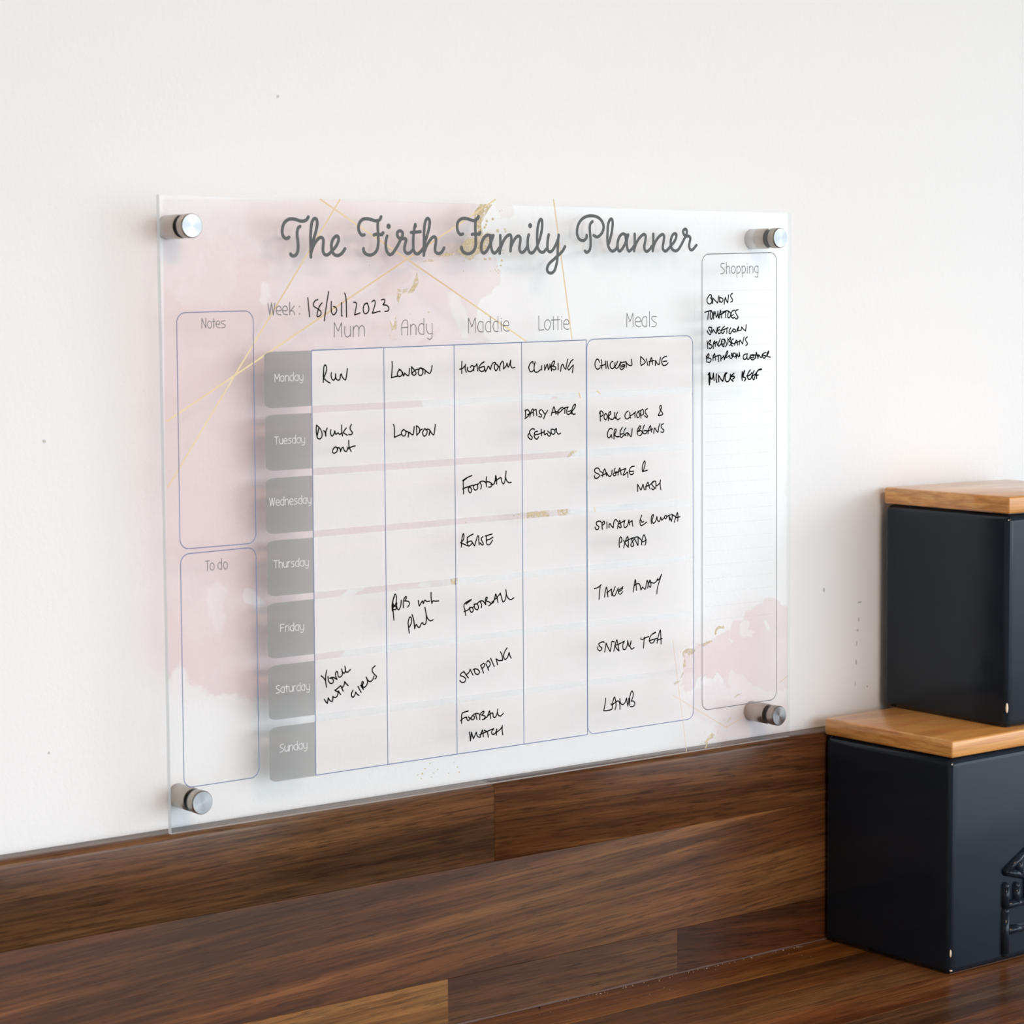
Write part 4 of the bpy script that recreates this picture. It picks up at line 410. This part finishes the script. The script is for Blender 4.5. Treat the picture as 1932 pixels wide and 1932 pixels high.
# ---- watercolour print grid
def vnoise(X,Y,s,seed,octv=4,gain=.55):
    rs=np.random.RandomState(seed); out=np.zeros_like(X); amp=1;tot=0
    for o in range(octv):
        n=128; g=rs.rand(n,n); x=X/s*(2**o)+37.3*o; y=Y/s*(2**o)+11.1*o
        xi=np.floor(x).astype(int); yi=np.floor(y).astype(int); fx=x-xi; fy=y-yi; fx=fx*fx*(3-2*fx); fy=fy*fy*(3-2*fy)
        a=g[yi%n,xi%n];b=g[yi%n,(xi+1)%n];c=g[(yi+1)%n,xi%n];d=g[(yi+1)%n,(xi+1)%n]
        out+=amp*((a*(1-fx)+b*fx)*(1-fy)+(c*(1-fx)+d*fx)*fy); tot+=amp; amp*=gain
    return out/tot-.5
def sdist(P,X,Y):
    ins=np.zeros(X.shape,bool); D=np.full(X.shape,1e9); n=len(P)
    for i in range(n):
        x0,y0=P[i];x1,y1=P[(i+1)%n]
        dx,dy=x1-x0,y1-y0; t=np.clip(((X-x0)*dx+(Y-y0)*dy)/(dx*dx+dy*dy+1e-9),0,1)
        D=np.minimum(D,(X-x0-t*dx)**2+(Y-y0-t*dy)**2)
        if y0!=y1:
            c=((y0>Y)!=(y1>Y))&(X<(x1-x0)*(Y-y0)/(y1-y0)+x0); ins^=c
    return np.where(ins,1,-1)*np.sqrt(D)
ST=.5
gx=np.arange(0,PW*1000+.01,ST); gy=np.arange(0,PH*1000+.01,ST)
X,Y=np.meshgrid(gx,gy)
wob=[vnoise(X,Y,14,s,5,.62) for s in (1,2)]; fine=[vnoise(X,Y,3.2,s,3,.6) for s in (3,4)]
def field(blobs,base=0.):
    F=np.full(X.shape,base)
    for d,soft,nz,P in blobs:
        P=[(a/10,b/10) for a,b in P]; pad=soft*2+nz*4
        xs=[p[0] for p in P]; ys_=[p[1] for p in P]
        i0=max(0,int((min(ys_)-pad)/ST)); i1=int((max(ys_)+pad)/ST)+2; j0=max(0,int((min(xs)-pad)/ST)); j1=int((max(xs)+pad)/ST)+2
        sl=(slice(i0,i1),slice(j0,j1))
        if X[sl].size==0: continue
        k=nz*1.1
        S=sdist(P,X[sl]+k*(3.2*wob[0][sl]+1.2*fine[0][sl]),Y[sl]+k*(3.2*wob[1][sl]+1.2*fine[1][sl]))
        a=np.clip(S/soft+.5,0,1); a=a*a*(3-2*a)
        edge=np.exp(-((S-.8)/1.1)**2)*.07*(d>.3)
        F[sl]=F[sl]*(1-a)+a*(d+edge)
    return F
Wf=field(WASH); Gf=field([(a,max(b,.5),c,p) for a,b,c,p in GOLD_BLOBS])
Wf*=1+.30*vnoise(X,Y,45,9,5,.6)+.12*vnoise(X,Y,7,10,3)
for sd,sc,th,am in ((21,60,.05,.13),(22,34,.09,-.12),(23,46,.07,.12),(24,22,.13,-.10)):       # dried blooms with crisp torn rims
    nn=vnoise(X,Y,sc,sd,6,.6); Wf*=1+am*np.clip((nn-th)/.012,0,1)
EX=[(a/10,b/10) for a,b in EXT[0]]; clip=np.clip(sdist(EX,X,Y)/.5+.5,0,1)
knock=np.ones_like(X)
for Q in ROWS:
    knock*=1-np.clip(sdist([(a/10,b/10) for a,b in Q],X,Y)/.35+.5,0,1)
Wf=np.clip(Wf*clip*knock,0,1.4); Gf=np.clip(Gf*clip*knock,0,1)
ny,nx=X.shape; act=(Wf>.004)|(Gf>.01); qa=act[:-1,:-1]|act[1:,:-1]|act[:-1,1:]|act[1:,1:]
ii,jj=np.nonzero(qa); idx=lambda a,b:a*nx+b
quads=np.stack([idx(ii,jj),idx(ii,jj+1),idx(ii+1,jj+1),idx(ii+1,jj)],1)
used=np.unique(quads); remap=np.zeros(ny*nx,int); remap[used]=np.arange(len(used)); quads=remap[quads]
V=np.stack([X.ravel()[used]/1000,np.full(len(used),YF-.00005),Y.ravel()[used]/1000],1).astype(np.float32)
me=bpy.data.meshes.new('watercolour_print'); me.vertices.add(len(V)); me.vertices.foreach_set('co',V.ravel())
me.loops.add(quads.size); me.loops.foreach_set('vertex_index',quads.ravel().astype(np.int32)); me.polygons.add(len(quads))
me.polygons.foreach_set('loop_start',np.arange(0,quads.size,4,dtype=np.int32)); me.update(calc_edges=True)
for nm,F in (('wash',Wf),('gold',Gf)):
    a=me.attributes.new(nm,'FLOAT','POINT'); a.data.foreach_set('value',F.ravel()[used].astype(np.float32))
link('watercolour_print',me,M['wash'],pl,'pale pink watercolour wash with gold glitter')
# ---- gold lines and droplets
for gi,(w_,L) in enumerate(GOLD):
    F=Flat(YF-.00010-gi*2.5e-6); F.ribbon([(a/10,b/10) for a,b in L],w_,False,sm=False); F.build('gold_line',M['goldline'],pl)
F=Flat(YF-.00012)
for x,z,rr in DOTS:
    rr=rr*.42; F.poly([(x/10+rr*math.cos(a)*1.05,z/10+rr*math.sin(a)) for a in [i*math.pi/5 for i in range(10)]])
o=F.build('gold_droplets',M['gold'],pl,'tiny gold droplets spattered over the print'); o['kind']='stuff'
# ---- rows, day blocks, frames
for Q in ROWS:
    F=Flat(YF-.00015); F.poly([(a/10,b/10) for a,b in Q]); F.build('day_row',M['row'],pl)
for i,Q in enumerate(MEALS):
    F=Flat(YF-.00015); F.poly([(a/10,b/10) for a,b in Q]); F.build('meal_row',M['row'],pl)
for Q in BLOCKS:
    F=Flat(YF-.00018); F.poly(rounded(Q,7.2,(1,0,0,1),False,3.0)); F.build('day_block',M['dayblock'],pl)
for bi,(nm,Q) in enumerate(BOXES.items()):
    F=Flat(YF-.00021); F.ribbon(rounded(Q,6.6),.62,False,sm=False); F.build(nm,M['greyline'] if 'shopping' in nm else M['blue'],pl)
F=Flat(YF-.00023)
for L in GLINES: F.ribbon([(a/10,b/10) for a,b in L],.66,False,sm=False)
F.build('grid_lines',M['blue'],pl)
F=Flat(YF-.00020)
for L in RULED: F.ribbon([(a/10,b/10) for a,b in L],.4,False,sm=False)
F.build('ruled_lines',M['rule'],pl)
MT={'title_lettering':'title','printed_heading':'head','handwritten_entry':'pen','day_name':'dayname'}
for i,(nm,lb,w_,st) in enumerate(TEXT):
    F=Flat(YF-.00026)
    for s_ in st.split(';'):
        F.ribbon([tuple(float(c)/10 for c in p_.split(',')) for p_ in s_.split()],w_*(1.25 if MT[nm]=='pen' else 1.2 if MT[nm] in('head','dayname') else 1.1),n=4)
    F.build(nm,M[MT[nm]],pl,lb)
# ================= canisters =================
def rbox(name,w,d,h,r,taper=0.,seg=5):
    bm=bmesh.new(); bmesh.ops.create_cube(bm,size=1)
    for v in bm.verts: v.co=Vector((v.co.x*w,v.co.y*d,(v.co.z+.5)*h))
    bmesh.ops.bevel(bm,geom=bm.edges[:],offset=r,segments=seg,profile=.5,affect='EDGES')
    for v in bm.verts:
        k=1-taper*(v.co.z/h); v.co.x*=k; v.co.y*=k
    return frombm(bm,name,True)
def chip_or_glint(par,x,y,z,sx,sz,lab=None):
    bm=bmesh.new(); bmesh.ops.create_icosphere(bm,subdivisions=2,radius=1,matrix=Matrix.Translation((x,y,z))@Matrix.Diagonal((sx,sx*.7,sz,1)))
    link('glaze_chip_or_glint',frombm(bm,'glaze_chip_or_glint',True),M['clay'],par,lab)
def canister(name,label,cx,cy,z,rz,w,d,hb,lt,ov,group):
    t=empty(name,(cx,cy,z),label,'canister',group,rz)
    link('body',rbox('body',w,d,hb,.0062),M['glaze'],t,'glossy charcoal ceramic body')
    link('base_rim',box('base_rim',-w/2+.0042,w/2-.0042,-d/2+.0042,d/2-.0042,0,.0009),M['rim'],t,'unglazed clay rim under the body')
    bm_l=box('lid',-w/2-ov,w/2+ov,-d/2-ov,d/2+ov,hb+.0006,hb+.0006+lt,.0016,2)
    l=link('lid',bm_l,M['bamboo'],t,'flat bamboo lid')
    s=link('lid_seal',box('lid_seal',-w/2+.006,w/2-.006,-d/2+.006,d/2-.006,hb-.0008,hb+.0008,.0004,1),M['steel_dark'],t)
    return t
LW=.245
lo=canister('wide_canister','wide charcoal ceramic canister with bamboo lid and embossed front, standing on the worktop',.6142+LW/2,-.0882,WT,0,LW+.001,.1388,.1715,.0138,-.0002,None)
W2,D2=.1465,.1405
a_=-R(2.5); cz=WT+.1715+.0006+.0138
ex=Vector((math.cos(a_),math.sin(a_))); ey=Vector((-math.sin(a_),math.cos(a_))); Fc=Vector((.6885,-.1482)); cc=Fc+ex*W2/2+ey*D2/2
upc=canister('square_canister','square charcoal ceramic canister with bamboo lid, stacked on the lid of the wider one',cc.x,cc.y,cz,a_,W2+.001,D2+.0004,.1712,.0138,-.0003,None)
# darker inset block in the lid edge
hx=-W2/2
for (t_,y0,y1,z0,z1) in ((upc,-.052,-.022,.1720,.1785),):
    link('lid_block',box('lid_block',hx-.00006,hx+.002,y0,y1,z0,z1),M['bamboo_end'],t_,'darker bamboo block in the lid edge')
chip_or_glint(upc,-(W2+.001)/2+.0014,-(D2+.0004)/2+.0014,.0165,.0013,.0042,'bare patch where the glaze has chipped')
chip_or_glint(upc,-(W2+.001)/2+.0022,-(D2+.0004)/2+.0022,.1668,.0006,.0006)  # pale speck painting a sparkle of light on the top corner, no chip
chip_or_glint(lo,-(LW+.001)/2+.0014,-.0694+.0014,.0175,.0010,.0032,'bare patch where the glaze has chipped')
chip_or_glint(lo,-(LW+.001)/2+.0030,-.0694+.0022,.0035,.0016,.0009)
chip_or_glint(lo,-(LW+.001)/2+.0020,-.0694+.0020,.1670,.0006,.0007)  # top corner glint put in as a pale speck, the glaze is whole here
# embossed relief on the wide canister's front
def tube_relief(name,paths,rr,par,label):
    bm=bmesh.new(); y=-.0694
    for P in paths:
        P=[Vector(p) for p in P]
        P=smooth_pts(P,5) if len(P)>2 else P
        rings=[]
        for i,p in enumerate(P):
            d=(P[min(i+1,len(P)-1)]-P[max(i-1,0)]).normalized(); n=Vector((-d.y,d.x))
            rings.append([bm.verts.new((p.x+n.x*rr*math.cos(a),y+.0006-.0050*math.sin(a),p.y+n.y*rr*math.cos(a))) for a in [k*math.pi/8 for k in range(9)]])
        for a,b in zip(rings,rings[1:]):
            for k in range(8): bm.faces.new((a[k],a[k+1],b[k+1],b[k]))
        for rg_,sg in ((rings[0],-1),(rings[-1],1)): bm.faces.new(rg_)
        for e in (P[0],P[-1]): bmesh.ops.create_icosphere(bm,subdivisions=2,radius=1,matrix=Matrix.Translation((e.x,y+.0006,e.y))@Matrix.Diagonal((rr,.0050,rr,1)))
    link(name,frombm(bm,name,True),M['glaze'],par,label)
bx=.6765-(.6142+LW/2); LH=.0258
tube_relief('embossed_letter',[[(bx,.0078),(bx,.0415)],[(bx,.0255),(bx+LH,.0255)]],.0037,lo,'raised letter T lying on its side')
tube_relief('embossed_letter',[[(bx,.0620),(bx,.0465),],[(bx,.0465),(bx+LH,.0465)],[(bx+LH/2,.0465),(bx+LH/2,.0605)],[(bx+LH,.0465),(bx+LH,.0620)]],.0036,lo,'raised letter E lying on its side')
tube_relief('embossed_letter',[[(bx,.0738),(bx+LH,.0880)],[(bx,.0738),(bx+LH,.0668)],[(bx+LH*.62,.0700),(bx+LH*.62,.0812)]],.0036,lo,'raised letter A lying on its side')
